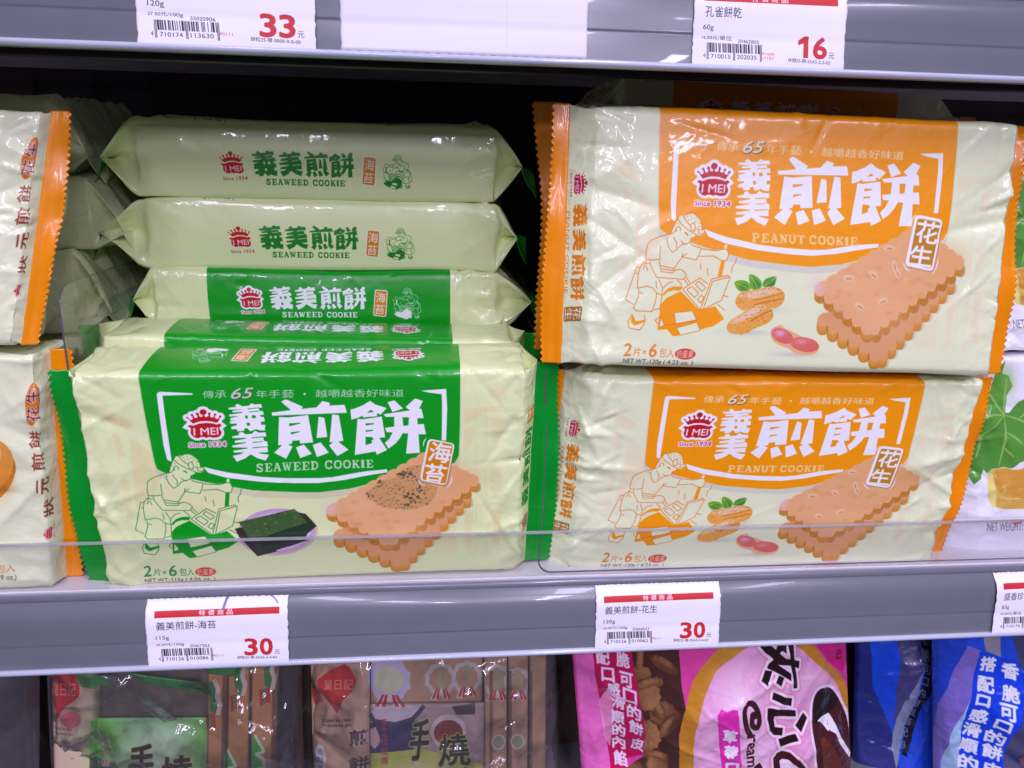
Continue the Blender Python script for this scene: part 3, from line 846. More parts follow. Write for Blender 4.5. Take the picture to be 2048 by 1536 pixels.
def crinkle(nt, b, im_uv=True, cell=48, dist=.0022, lo=.30, hi=.47, base=.13):
    """tight film creases, strongest towards the two gathered ends"""
    N, Lk = nt.nodes, nt.links
    tc = N.new("ShaderNodeTexCoord")
    ns = N.new("ShaderNodeTexNoise")
    ns.inputs["Scale"].default_value = 30
    ns.inputs["Detail"].default_value = 3
    ad = N.new("ShaderNodeMixRGB")
    ad.blend_type = 'LINEAR_LIGHT'
    ad.inputs[0].default_value = .03
    Lk.new(tc.outputs["Object"], ad.inputs[1])
    Lk.new(tc.outputs["Object"], ns.inputs["Vector"])
    Lk.new(ns.outputs["Color"], ad.inputs[2])
    vo = N.new("ShaderNodeTexVoronoi")
    vo.inputs["Scale"].default_value = cell
    Lk.new(ad.outputs[0], vo.inputs["Vector"])
    v2 = N.new("ShaderNodeTexVoronoi")
    v2.inputs["Scale"].default_value = cell * 2.6
    Lk.new(ad.outputs[0], v2.inputs["Vector"])
    sx = N.new("ShaderNodeSeparateXYZ")
    Lk.new(tc.outputs["UV"], sx.inputs[0])
    m1 = N.new("ShaderNodeMath")
    m1.operation = 'SUBTRACT'
    Lk.new(sx.outputs[0], m1.inputs[0])
    m1.inputs[1].default_value = .5
    m2 = N.new("ShaderNodeMath")
    m2.operation = 'ABSOLUTE'
    Lk.new(m1.outputs[0], m2.inputs[0])
    mr = N.new("ShaderNodeMapRange")
    Lk.new(m2.outputs[0], mr.inputs[0])
    mr.inputs[1].default_value, mr.inputs[2].default_value = lo, hi
    mr.inputs[3].default_value, mr.inputs[4].default_value = base, 1.0
    sm = N.new("ShaderNodeMath")
    sm.operation = 'MULTIPLY_ADD'
    Lk.new(v2.outputs["Distance"], sm.inputs[0])
    sm.inputs[1].default_value = .35
    Lk.new(vo.outputs["Distance"], sm.inputs[2])
    mm = N.new("ShaderNodeMath")
    mm.operation = 'MULTIPLY'
    Lk.new(sm.outputs[0], mm.inputs[0])
    Lk.new(mr.outputs[0], mm.inputs[1])
    bp = N.new("ShaderNodeBump")
    bp.inputs["Strength"].default_value = .6
    bp.inputs["Distance"].default_value = dist
    Lk.new(mm.outputs[0], bp.inputs["Height"])
    Lk.new(bp.outputs[0], b.inputs["Normal"])
    Lk.new(bp.outputs[0], b.inputs["Coat Normal"])


def printed(canvas, rough=.3, alpha=False, bump=(220, .25, .0003), spec=.5, coat=0.0, trans=0.0):
    m, nt, b = nmat(canvas.name)
    im = nt.nodes.new("ShaderNodeTexImage")
    im.image = canvas.image()
    im.extension = 'EXTEND'
    im.interpolation = 'Cubic'
    nt.links.new(im.outputs["Color"], b.inputs["Base Color"])
    if alpha:
        nt.links.new(im.outputs["Alpha"], b.inputs["Alpha"])
    b.inputs["Roughness"].default_value = rough
    b.inputs["Specular IOR Level"].default_value = spec
    b.inputs["Coat Weight"].default_value = coat
    b.inputs["Coat Roughness"].default_value = .06
    if bump == 'crinkle':
        crinkle(nt, b)
    elif bump == 'crinkle_all':
        crinkle(nt, b, base=.7)
    elif bump:
        fine_bump(nt, b, *bump)
    return m


def clear_film(name, tint=(.97, .97, .97), rough=.08, gloss=1.0, haze=0.0):
    """thin clear plastic: see-through with a Fresnel shine"""
    m = bpy.data.materials.new(name)
    m.use_nodes = True
    nt = m.node_tree
    nt.nodes.clear()
    out = nt.nodes.new("ShaderNodeOutputMaterial")
    tr = nt.nodes.new("ShaderNodeBsdfTransparent")
    tr.inputs[0].default_value = (*tint, 1)
    gl = nt.nodes.new("ShaderNodeBsdfGlossy")
    gl.inputs["Roughness"].default_value = rough
    df = nt.nodes.new("ShaderNodeBsdfDiffuse")
    df.inputs[0].default_value = (.7, .7, .74, 1)
    fr = nt.nodes.new("ShaderNodeFresnel")
    fr.inputs[0].default_value = 1.45
    mu = nt.nodes.new("ShaderNodeMath")
    mu.operation = 'MULTIPLY'
    mu.inputs[1].default_value = gloss
    nt.links.new(fr.outputs[0], mu.inputs[0])
    m1 = nt.nodes.new("ShaderNodeMixShader")
    m1.inputs[0].default_value = haze
    nt.links.new(tr.outputs[0], m1.inputs[1])
    nt.links.new(df.outputs[0], m1.inputs[2])
    m2 = nt.nodes.new("ShaderNodeMixShader")
    nt.links.new(mu.outputs[0], m2.inputs[0])
    nt.links.new(m1.outputs[0], m2.inputs[1])
    nt.links.new(gl.outputs[0], m2.inputs[2])
    nt.links.new(m2.outputs[0], out.inputs[0])
    tc = nt.nodes.new("ShaderNodeTexCoord")
    n = nt.nodes.new("ShaderNodeTexNoise")
    n.inputs["Scale"].default_value = 60
    bp = nt.nodes.new("ShaderNodeBump")
    bp.inputs["Strength"].default_value = .35
    bp.inputs["Distance"].default_value = .002
    nt.links.new(tc.outputs["Object"], n.inputs["Vector"])
    nt.links.new(n.outputs["Fac"], bp.inputs["Height"])
    nt.links.new(bp.outputs[0], gl.inputs["Normal"])
    return m


# ------------------------------------------------------------------ object helpers
def tag(o, label=None, cat=None, group=None, kind=None):
    for k, v in (("label", label), ("category", cat), ("group", group), ("kind", kind)):
        if v:
            o[k] = v
    return o


def empty(name, loc, label=None, cat=None, group=None):
    o = bpy.data.objects.new(name, None)
    COL.objects.link(o)
    o.empty_display_size = .01
    o.location = [float(x) * CM for x in loc]
    return tag(o, label, cat, group)


def mesh_obj(name, V, faces, mat, parent=None, uv=None, smooth=True, fmat=None, mats=None):
    """V in cm, world coordinates; an object under a parent keeps its vertices relative to it"""
    V = np.asarray(V, float) * CM
    org = np.array(parent.location) if parent is not None else V.mean(0)
    if parent is not None and parent.parent is not None:
        org = org + np.array(parent.parent.location)
    V = V - org
    me = bpy.data.meshes.new(name)
    F_ = np.asarray(faces)
    if F_.dtype != object and F_.ndim == 2:
        n, k = F_.shape
        me.vertices.add(len(V))
        me.vertices.foreach_set("co", V.ravel())
        me.loops.add(n * k)
        me.loops.foreach_set("vertex_index", F_.ravel())
        me.polygons.add(n)
        me.polygons.foreach_set("loop_start", np.arange(n) * k)
        me.update(calc_edges=True)
    else:
        me.from_pydata([tuple(v) for v in V], [], [tuple(int(i) for i in f_) for f_ in faces])
    if uv is not None:
        ul = me.uv_layers.new(name="uv")
        li = np.empty(len(me.loops), int)
        me.loops.foreach_get("vertex_index", li)
        ul.data.foreach_set("uv", np.asarray(uv, np.float32)[li].ravel())
    for mm in (mats or [mat]):
        me.materials.append(mm)
    if fmat is not None:
        me.polygons.foreach_set("material_index", np.asarray(fmat, int))
    me.polygons.foreach_set("use_smooth", [smooth] * len(me.polygons))
    me.validate()
    o = bpy.data.objects.new(name, me)
    COL.objects.link(o)
    if parent is not None:
        o.parent = parent
    else:
        o.location = org
    return o


def grid_faces(nu, nv, wrap=False):
    i, j = np.meshgrid(np.arange(nu - 1), np.arange(nv if wrap else nv - 1), indexing='ij')
    i, j = i.ravel(), j.ravel()
    j2 = (j + 1) % nv
    return np.stack([i * nv + j, (i + 1) * nv + j, (i + 1) * nv + j2, i * nv + j2], 1)


def box_mesh(x0, x1, y0, y1, z0, z1):
    V = [(x, y, z) for x in (x0, x1) for y in (y0, y1) for z in (z0, z1)]
    Fc = [(0, 1, 3, 2), (4, 6, 7, 5), (0, 4, 5, 1), (2, 3, 7, 6), (0, 2, 6, 4), (1, 5, 7, 3)]
    return np.array(V, float), Fc


def join(parts):
    V, Fs, n = [], [], 0
    for v, f_ in parts:
        V.append(np.asarray(v, float))
        Fs += [tuple(int(i) + n for i in q) for q in f_]
        n += len(v)
    return np.vstack(V), Fs


def bevel(o, wd=.1, seg=2):
    b = o.modifiers.new("bevel", 'BEVEL')
    b.width = wd * CM
    b.segments = seg
    b.limit_method = 'ANGLE'
    return o


def add_plane_thickness(o, t):
    s = o.modifiers.new("thickness", 'SOLIDIFY')
    s.thickness = t * CM
    s.offset = 0
    return o


# ------------------------------------------------------------------ crumple fields
def ridges(S, T, rng, cell, sx=1.0, sy=1.0):
    """dished cells parted by sharp ridges: crumpled film; returns about 0..1"""
    s0, s1, t0, t1 = S.min() - cell, S.max() + cell, T.min() - cell, T.max() + cell
    n = max(4, int((s1 - s0) * (t1 - t0) / (cell * cell * sx * sy)))
    P = np.stack([s0 + rng.rand(n) * (s1 - s0), t0 + rng.rand(n) * (t1 - t0)], 1)
    f1 = np.full(S.shape, 1e9)
    for p in P:
        d = ((S - p[0]) / sx) ** 2 + ((T - p[1]) / sy) ** 2
        np.minimum(f1, d, out=f1)
    return f1 / (cell * cell)


def creases(S, T, rng, n, centre, spread, L, W, amp, ang=None, aspread=.6):
    h = np.zeros(S.shape)
    for _ in range(n):
        c = np.array(centre(rng) if callable(centre) else centre, float)
        c = c + rng.randn(2) * spread
        a = (ang if ang is not None else 0) + rng.randn() * aspread if ang is not None else rng.rand() * np.pi
        l = L * (.5 + rng.rand())
        wd = W * (.5 + rng.rand())
        u_ = (S - c[0]) * math.cos(a) + (T - c[1]) * math.sin(a)
        v_ = -(S - c[0]) * math.sin(a) + (T - c[1]) * math.cos(a)
        v_ = v_ + .12 * u_ * rng.randn() * .5
        h += amp * (.4 + rng.rand()) * (1 if rng.rand() < .6 else -1) * np.exp(-(u_ / l) ** 2) * np.exp(-np.sqrt(v_ * v_ + (.25 * wd) ** 2) / wd)
    return h


def softnoise(S, T, rng, n, size, amp):
    h = np.zeros(S.shape)
    for _ in range(n):
        cx, cy = S.min() + rng.rand() * np.ptp(S), T.min() + rng.rand() * np.ptp(T)
        h += amp * rng.randn() * np.exp(-((S - cx) ** 2 + (T - cy) ** 2) / (size * (.6 + rng.rand())) ** 2)
    return h


# ------------------------------------------------------------------ flow-wrapped pack
LB = .55


def pack(name, corners, T, mat, finmat, label, cat, group=None, seed=1, W=PW, H=PH, lt=(1.0, 1.0), fin=(1.3, 1.3), fd=(.5, .5),
         bend=(0.0, 0.0), crum=1.0, uvmap=None, nvec=None, res=1.0, teeth=.34, bulge=.25, endcrum=1.0, parts=("wrapper", "sealed_edge"), finH=(1.0, 1.0), lift=0.0, bvar=.5, fold=None):
    """corners: world positions (cm) of the front face TL,TR,BR,BL. T: thickness away from the front."""
    rng = np.random.RandomState(seed)
    TL, TR, BR, BL = [np.array(p, float) for p in corners]
    n = np.cross(TR - BL, TL - BR)
    n = n / np.linalg.norm(n)
    if nvec is not None:
        n = np.array(nvec, float)
        n /= np.linalg.norm(n)
    elif n[1] < 0:
        n = -n
    dx = .13 / res
    kl = np.linspace(1, 0, int(18 * res) + 4)[:-1]
    xs = np.concatenate([-kl * lt[0], np.arange(0, W, dx), [W], W + kl[::-1] * lt[1]])
    kk = np.concatenate([kl, np.zeros(len(xs) - 2 * len(kl)), kl[::-1]])
    side = np.concatenate([np.zeros(len(kl)), np.zeros(len(xs) - 2 * len(kl)), np.ones(len(kl))]).astype(int)
    arc = [math.hypot(lt[i], T * max(fd[i], .3)) for i in (0, 1)]
    su = np.where(xs < 0, xs / lt[0] * min(arc[0], ENDW), np.where(xs > W, W + (xs - W) / lt[1] * min(arc[1], ENDW), xs))
    nf, ns = int(H / .13 * res), int(T / .16 * res)
    z_f = np.linspace(0, H, nf)
    q = np.linspace(0, 1, ns + 2)[1:-1]
    # loop: front upwards, top side backwards, back downwards, bottom side forwards
    zz_ = np.concatenate([z_f, np.full(ns, H), z_f[::-1], np.zeros(ns)])
    qq = np.concatenate([np.zeros(nf), q, np.ones(nf), q[::-1]])
    onside = np.concatenate([np.zeros(nf), np.ones(ns), np.zeros(nf), -np.ones(ns)])
    cc = np.concatenate([PT + PH - z_f, np.maximum(PT + PH - H - q * PT, .02), np.full(nf, PT + PH + PT + .8), PT + PH + q[::-1] * PT])
    nv = len(zz_)
    nu = len(xs)
    X = np.repeat(xs[:, None], nv, 1)
    K = np.repeat(kk[:, None], nv, 1)
    FD = np.where(side == 0, fd[0], fd[1])[:, None]
    ke = K ** 1.15
    y_front = FD * T * ke
    y_back = T - (1 - FD) * T * ke
    Y = y_front + qq * (y_back - y_front)
    g = .5 * np.sqrt(np.maximum(T * T - (T * (1 - ke)) ** 2, 0)) * .8
    V_ = 1 - np.abs(2 * qq - 1)
    Z = zz_ - onside * g * V_
    HH = 1 + .035 * K ** 2
    Z = H / 2 + (Z - H / 2) * HH
    Z = Z + lift * np.clip(Y / T, 0, 1) * np.clip(Z / H, 0, 1) ** 3
    # rounding of long edges
    for _ in range(5):
        Y = .5 * Y + .25 * (np.roll(Y, 1, 1) + np.roll(Y, -1, 1))
        Z = .5 * Z + .25 * (np.roll(Z, 1, 1) + np.roll(Z, -1, 1))
    for _ in range(2):
        Y[1:-1] = .5 * Y[1:-1] + .25 * (Y[2:] + Y[:-2])
        Z[1:-1] = .5 * Z[1:-1] + .25 * (Z[2:] + Z[:-2])
    # contents press the faces out a little
    fb = np.where(onside == 0, np.where(qq == 0, -1.0, 1.0), 0.0)
    px_ = np.clip(np.minimum(X, W - X) / 3.0, 0, 1)
    Y = Y + fb * bulge * np.sin(np.pi * np.clip(zz_ / H, 0, 1)) ** .5 * px_ * .6
    Z = Z + onside * bulge * .5 * np.sin(np.pi * qq) * px_
    # crumple
    arc_v = np.cumsum(np.concatenate([[0], np.hypot(np.diff(zz_), np.diff(qq) * T)]))
    A = np.repeat(arc_v[None], nu, 0)
    P = np.stack([X, Y, Z], 2)
    du = np.gradient(P, axis=0)
    dv = np.roll(P, -1, 1) - np.roll(P, 1, 1)
    N = np.cross(du, dv)
    N /= np.linalg.norm(N, axis=2, keepdims=True) + 1e-9
    dend = np.minimum(X, W - X)
    m_end = np.exp(-np.maximum(dend, 0) / 1.5)
    m_mid = .10 + .9 * m_end
    edge = np.exp(-np.minimum(np.abs(A - H), np.abs(A - 0)) / .8)
    h = np.zeros_like(X)
    h += .17 * endcrum * m_end * (ridges(X, A, rng, 1.6, 1.3, 1.0) - .3)
    for xe_, sg_ in ((.2, 1), (W - .2, -1)):
        h += creases(X, A, rng, int(5 * endcrum + 1), lambda r_: (xe_ + sg_ * r_.rand() * 1.2, r_.rand() * (H + T)), .2, 1.7, .30, .17 * endcrum ** .5, ang=0.0, aspread=.8)
        h += creases(X, A, rng, int(7 * endcrum), lambda r_: (xe_ + sg_ * (r_.rand() * 2.5 - .5), r_.rand() * (H + T)), .2, .9, .12, .10, ang=1.2, aspread=.6)
    h += .055 * crum * m_mid * (ridges(X * .7 + A * .3, A - X * .2, rng, 3.0, 1.6, 1.0) - .3)
    h += creases(X, A, rng, int(16 * crum) + 4, lambda r_: (r_.choice([.6, W - .6]) + r_.randn() * .8, r_.rand() * H), .4, 1.6, .15, .15, ang=0.0, aspread=.7) * (.25 + m_end)
    h += creases(X, A, rng, int(8 * crum), lambda r_: (r_.rand() * W, H + r_.randn() * .3), .3, 1.2, .14, .07)
    h += creases(X, A, rng, int(10 * crum), lambda r_: (r_.rand() * W, r_.rand() * H), .3, 2.2, .16, .035)
    h += creases(X, A, rng, int(10 * crum), lambda r_: (r_.rand() * W, H + T * r_.rand()), .3, 1.5, .16, .04)
    h += softnoise(X, A, rng, 26, 3.2, .05 * crum)
    root = np.clip(1 - K, 0, 1)
    h *= np.clip(.15 + root * 1.2, 0, 1)
    P = P + N * h[..., None]

    def to_world(L):
        s, t = L[..., 0] / W, L[..., 2] / H
        s_, t_ = s[..., None], t[..., None]
        base = BL * (1 - s_) * (1 - t_) + BR * s_ * (1 - t_) + TR * s_ * t_ + TL * (1 - s_) * t_
        return base + n * L[..., 1:2]
    G = to_world(P)
    cw, ch = (PW + 2 * ENDW), (PH + 2 * PT + 1.0)
    if uvmap is None:
        U = (su[:, None] + (PW - W) / 2 + ENDW) / cw + 0 * X
        Vv = 1 - (cc[None] + 0 * X) / ch
    else:
        U, Vv = uvmap(su[:, None] + 0 * X, H - zz_[None] + 0 * X, onside[None] + 0 * X, qq[None] + 0 * X)
    uv = np.stack([U, Vv], 2).reshape(-1, 2)
    root_o = empty(name, G.reshape(-1, 3).min(0) * [0, 0, 1] + G.reshape(-1, 3).mean(0) * [1, 1, 0], label, cat, group)
    Fc = grid_faces(nu, nv, True)
    Fc = np.vstack([Fc])
    if np.dot(np.cross(TR - BL, TL - BR), n) > 0:
        pass
    body = mesh_obj(parts[0], G.reshape(-1, 3), Fc, mat, root_o, uv=uv)
    # crimped end fins
    for i in (0, 1):
        if fin[i] <= 0:
            continue
        m_u, pitch = 10, teeth
        nt_ = max(6, int(round(H * 1.01 * finH[i] / pitch)))
        m_v = nt_ * 4 + 1
        uu, vv = np.meshgrid(np.linspace(0, 1, m_u), np.linspace(0, 1, m_v), indexing='ij')
        tooth = np.abs(((vv * nt_) % 1) - .5) * 2
        wd = fin[i] * (1 + .16 * np.sin(vv * 5 + seed * 1.7) + .06 * softnoise(vv * 10, vv * 0, rng, 6, 2.0, .6))
        x = uu * wd - (uu > .98) * tooth * .17
        zf = H / 2 + (vv - .5) * H * 1.015 * finH[i] + (1 - finH[i]) * 0
        rib = .016 * np.sin(uu * 2 * np.pi * 7)
        wav = .10 * np.sin(vv * 9 + rng.rand() * 6) * uu + .05 * np.sin(vv * 23 + rng.rand() * 6) * uu
        wav = wav + softnoise(uu * 1.2, vv * H, rng, 14, 1.4, .09) * uu + .10 * uu * (ridges(uu * 1.2, vv * H, rng, 1.6, 1, 1.2) - .3)
        sg = -1 if i == 0 else 1
        b_ = bend[i] * (1 - bvar * .5 + bvar * .5 * np.sin(vv * 3 + seed))
        ang = b_ * uu
        lx = np.sin(ang) / np.where(np.abs(b_) < 1e-3, 1e-3, b_) * wd if False else x * np.cos(b_ * .7)
        ly = x * np.sin(b_ * .7)
        if fold:
            q_ = vv if fold == 'lo' else 1 - vv
            ly = ly + (uu ** .6) * 1.5 * np.clip((.26 - q_) / .26, 0, 1) ** 1.3
            zf = zf + (uu ** .6) * (1 if fold == 'lo' else -1) * .9 * np.clip((.2 - q_) / .2, 0, 1)
        L = np.stack([(0 if i == 0 else W) + sg * (lt[i] - .05 + lx), fd[i] * T + ly + rib + wav, zf], 2)
        Gf = to_world(L)
        fo = mesh_obj(parts[1], Gf.reshape(-1, 3), grid_faces(m_u, m_v), finmat, root_o)
        add_plane_thickness(fo, .035)
    return root_o


def ycorners(quad, ys):
    return [unp(p[0], p[1], y) for p, y in zip(quad, ys)]


exec_parts = []
# ------------------------------------------------------------------ the shelves
M_RAIL = plain("rail_grey_plastic", (116, 118, 128), .3, 0, (70, .10, .0006), .06, spec=.7, coat=.35)
M_RAIL_LIP = plain("rail_clear_lip", (200, 204, 222), .22, 0, (60, .1, .0004), .05, coat=.5)
M_DECK = plain("shelf_white_enamel", (226, 220, 226), .28, 0, (50, .15, .0005), .04)
M_LIP = plain("shelf_lip_grey", (176, 178, 192), .3, .2, (80, .1, .0004), .04)
M_DARK = plain("dark_steel", (48, 44, 44), .5, .1, (60, .2, .0006), .15)
M_BACK = plain("back_panel_black", (52, 48, 48), .6, 0, (40, .2, .0006), .2)
M_SLOT = plain("rail_joint_dark", (30, 28, 36), .6)

PROF = [(-.12, -.14), (-.22, -.20), (-.26, -.46), (-.16, -.50), (-.32, -.60), (-.50, -.76), (-.66, -.96), (-.78, -1.20), (-.87, -1.55), (-.94, -2.0), (-.98, -2.5), (-1.02, -2.92), (-1.03, -3.02), (-1.00, -3.12), (-1.05, -3.35), (-1.13, -3.9), (-1.18, -4.4), (-1.20, -4.62)]
PROF = [(a + .45, b * .9) for a, b in PROF]
LIPP = [(-1.20, -4.60), (-1.36, -4.60), (-1.44, -4.68), (-1.44, -4.80), (-1.36, -4.90), (-1.15, -4.94), (-.6, -4.90)]
LIPP = [(a + .45, b * .9) for a, b in LIPP]
XA, XB = -75.0, 85.0


def extrude_profile(prof, zoff, thick, nx=2, smooth_=0):
    p = np.array(prof, float)
    if smooth_:
        p = chaikin(p, smooth_, False)
    xs = np.linspace(XA, XB, nx)
    V = np.array([(x, q[0], q[1] + zoff) for x in xs for q in p])
    return V, grid_faces(nx, len(p))


def shelf(zoff, label, beam=False):
    s = empty("store_shelf", (0, 0, zoff), label, "shelf")
    v, f_ = box_mesh(XA, XB, .44, 46, zoff - 1.4, zoff)
    bevel(mesh_obj("shelf_board", v, f_, M_DECK, s, smooth=False), .08)
    v, f_ = box_mesh(XA, XB, .34, .44, zoff - .22, zoff + .04)
    bevel(mesh_obj("front_lip", v, f_, M_LIP, s, smooth=False), .05)
    v, f_ = extrude_profile(PROF, zoff, .1, 2, 2)
    rail = mesh_obj("price_rail", v, f_, M_RAIL, s)
    add_plane_thickness(rail, .10)
    v, f_ = extrude_profile(LIPP, zoff, .1, 2, 1)
    add_plane_thickness(mesh_obj("rail_lip", v, f_, M_RAIL_LIP, s), .06)
    if beam:
        v, f_ = box_mesh(XA, XB, 2.6, 3.4, unp(1024, 146, 2.6)[2], zoff - 1.41)
        bevel(mesh_obj("support_beam", v, f_, M_DARK, s, smooth=False), .1)
    return s


ZUP = unp(1024, 126, -.99)[2] + 4.41
ZMID = 0.0
shelf(ZMID, "middle grey-fronted white shelf that carries the cookie packs, with price rail")
shelf(ZUP, "upper dark-bellied shelf across the top with grey price rail", True)
v, f_ = box_mesh(XA, XB, 46.2, 47.5, -45, 70)
tag(mesh_obj("back_wall", v, f_, M_BACK, smooth=False), kind='structure')
# wire grid in front of the back panel
parts_ = []
for k in range(18):
    x = -44 + k * 5.6
    parts_.append(box_mesh(x, x + .22, 45.6, 45.8, .5, ZUP - 2))
for k in range(8):
    z = 3 + k * 3.8
    parts_.append(box_mesh(XA + 20, XB - 20, 45.81, 46.0, z, z + .2))
v, f_ = join(parts_)
gr = mesh_obj("wire_grid", v, f_, M_DARK, smooth=False)
tag(gr, "dark wire grid panel at the back of the shelf", "wire grid")


# ------------------------------------------------------------------ price tags
EAN = {'L': ["0001101", "0011001", "0010011", "0111101", "0100011", "0110001", "0101111", "0111011", "0110111", "0001011"]}
PAR = ["LLLLLL", "LLGLGG", "LLGGLG", "LLGGGL", "LGLLGG", "LGGLLG", "LGGGLL", "LGLGLG", "LGLGGL", "LGGLGL"]


def ean13(d):
    L = EAN['L']
    R_ = ["".join('1' if b == '0' else '0' for b in s) for s in L]
    G = [s[::-1] for s in R_]
    out = "101"
    for ch, p in zip(d[1:7], PAR[int(d[0])]):
        out += (L if p == 'L' else G)[int(ch)]
    out += "01010"
    for ch in d[7:]:
        out += R_[int(ch)]
    return out + "101"


TAGQ = [(105, 155), (1910, 100), (1918, 995), (110, 1080)]


def tag_art(nm, name, wt, unit, code, bar, promo, price, shelfcode, pen=False, bar_note=None):
    TW, TH = 7.7, 4.1
    c = Canvas("print_tag_" + nm, TW, TH, 90, (246, 243, 250))
    c.src(TAGQ, [(0, 0), (TW, 0), (TW, TH), (0, TH)])
    red, ink = (206, 44, 48), (58, 52, 62)
    c.poly([(222, 270), (1810, 215), (1808, 297), (220, 355)], red)
    for i, ch in enumerate("特價商品"):
        x = 792 + i * 117
        y = 258 - i * 4.5
        c.text(ch, [(x, y), (x + 78, y - 3), (x + 78, y + 62), (x, y + 64)], (250, 240, 245), 3)
    n = len(name)
    c.text(name, [(240, 408), (240 + 109 * n, 408 - 3.3 * n), (240 + 109 * n, 525 - 3.3 * n), (240, 528)], ink, 1.5)
    wl = 42 * len(wt)
    c.text(wt, [(228, 612), (228 + wl, 606), (228 + wl, 680), (226, 684)], ink, 1)
    c.text(unit, [(222, 728), (583, 712), (583, 765), (222, 772)], ink, .5)
    c.text(code, [(655, 742), (908, 735), (908, 775), (655, 780)], ink, .5)
    b = ean13(bar)
    x0, x1 = 283, 942
    st = (x1 - x0) / 95.0
    for i, bit in enumerate(b):
        if bit == '1':
            guard = i < 3 or i > 91 or 44 < i < 50
            X = x0 + i * st
            y0 = 805 - 22 * i / 95
            y1 = (990 if guard else 908) - 24 * i / 95
            c.poly([(X, y0), (X + st * 1.05, y0), (X + st * 1.05 + 8, y1), (X + 8, y1)], (34, 28, 38))
    c.text(bar[0], [(246, 925), (272, 924), (274, 974), (248, 975)], ink, 1.2)
    c.text(bar[1:7], [(338, 926), (572, 918), (574, 965), (340, 974)], ink, 1.2)
    c.text(bar[7:], [(652, 912), (888, 904), (890, 950), (654, 958)], ink, 1.2)
    pr = (214, 70, 74)
    if "\n" in promo:
        a_, b_ = promo.split("\n")
        c.text(a_, [(955, 862), (1095, 858), (1095, 890), (955, 894)], pr, .5)
        c.text(b_, [(955, 905), (1085, 902), (1085, 935), (955, 938)], pr, .5)
    else:
        c.text(promo, [(952, 880), (1082, 875), (1082, 908), (952, 912)], pr, .5)
    if price[0] == '1':
        c.poly([(1372, 700), (1440, 648), (1492, 646), (1498, 882), (1440, 884), (1436, 722), (1376, 752)], red)
    else:
        c.text(price[0], [(1362, 660), (1512, 655), (1518, 882), (1362, 886)], red, 11)
    c.text(price[1], [(1558, 655), (1706, 650), (1708, 874), (1560, 878)], red, 11)
    c.text("元", [(1736, 805), (1802, 802), (1803, 868), (1737, 870)], ink, 1)
    c.text(shelfcode, [(1262, 898), (1765, 888), (1765, 935), (1262, 943)], ink, .8)
    if pen:
        c.stroke([(1148, 105), (1118, 165), (1098, 245)], 34, (110, 90, 160), .8, smooth=2)
        c.stroke([(1660, 92), (1730, 125), (1785, 178)], 20, (130, 115, 180), .7, smooth=2)
    return c


prof_s = chaikin(np.array(PROF, float), 2, False)
_d = np.concatenate([[0], np.cumsum(np.hypot(*np.diff(prof_s, axis=0).T))])


def prof_at(z):
    return np.interp(-z, -prof_s[:, 1], prof_s[:, 0])


def price_tag(x0, x1, ztop, zbot, zoff, mat, label, group="price tags in the shelf rails", off=.10, rag=True, tilt=0.0, curl=(0, 0), seed=1):
    rng = np.random.RandomState(seed)
    nu_, nv_ = 90, 24
    uu, vv = np.meshgrid(np.linspace(0, 1, nu_), np.linspace(0, 1, nv_), indexing='ij')
    z = ztop + (zbot - ztop) * vv
    z = z + tilt * (uu - .5)
    y = prof_at(np.clip(z, PROF[-1][1], -.18)) - off - .02 * np.sin(vv * 6 + uu * 3) - .03 * vv
    y = y + curl[0] * np.exp(-uu / .08) * -.12 + curl[1] * np.exp(-(1 - uu) / .08) * -.12
    x = x0 + (x1 - x0) * uu
    if rag:
        z[:, 0] += .025 * (np.arange(nu_) % 4 < 2) + .01 * rng.randn(nu_)
        z[:, -1] -= .025 * (np.arange(nu_) % 4 < 2)
    x[0] += .018 * rng.randn(nv_)
    x[-1] += .018 * rng.randn(nv_)
    V = np.stack([x, y, z + zoff], 2).reshape(-1, 3)
    o = mesh_obj("price_tag", V, grid_faces(nu_, nv_), mat, uv=np.stack([uu, 1 - vv], 2).reshape(-1, 2))
    add_plane_thickness(o, .02)
    return tag(o, label, "price tag", group)


def paper(c):
    return printed(c, .5, bump=(300, .1, .0002), spec=.35)


def xat(px, py, y):
    return unp(px, py, y)[0]


T1 = paper(tag_art("a", "義美煎餅-海苔", "115g", "26.09元/100g", "20467303", "4710126010086", "P0111", "30", "餅粒25-彎-55A5-2-4-04", pen=True))
T2 = paper(tag_art("b", "義美煎餅-花生", "120g", "25.00元/100g", "20468557", "4710126010062", "P0111", "30", "餅粒25-彎-55A5-2-4-03"))
T3 = paper(tag_art("c", "盛香珍", "83g", "44.00元/單位", "20467811", "4710174052016", "P0111", "44", "餅粒25-彎-55A5-2-4-02"))
T4 = paper(tag_art("d", "餅乾", "120g", "27 50元/100g", "55020906", "4710174113630", "P0111", "33", "餅粒25-彎-0000-0-0-00"))
T5 = paper(tag_art("e", "孔雀餅乾", "60g", "16.00元/單位", "20462805", "4710015202035", "P1009\n-1101", "16", "休閒55-餅-55A5-2-2-02"))
zt, zb = -.42, -4.22
price_tag(xat(296, 1270, -.45), xat(578, 1265, -.45), zt, zb, ZMID, T1, "white price tag reading 30 with purple pen marks, below the green seaweed pack", curl=(.3, .3), seed=1)
price_tag(xat(1190, 1235, -.45), xat(1437, 1230, -.45), zt, zb, ZMID, T2, "white price tag reading 30 below the lower orange peanut pack", curl=(.5, .2), seed=2)
price_tag(xat(1984, 1210, -.45), xat(1984, 1210, -.45) + 7.6, zt, zb, ZMID, T3, "white price tag cut off at the right picture edge, marked 83g", curl=(.6, 0), seed=3)
price_tag(xat(277, 60, -.65), xat(632, 60, -.65), zt, zb, ZUP, T4, "white price tag reading 33 at the upper left rail", curl=(.2, .2), seed=4)
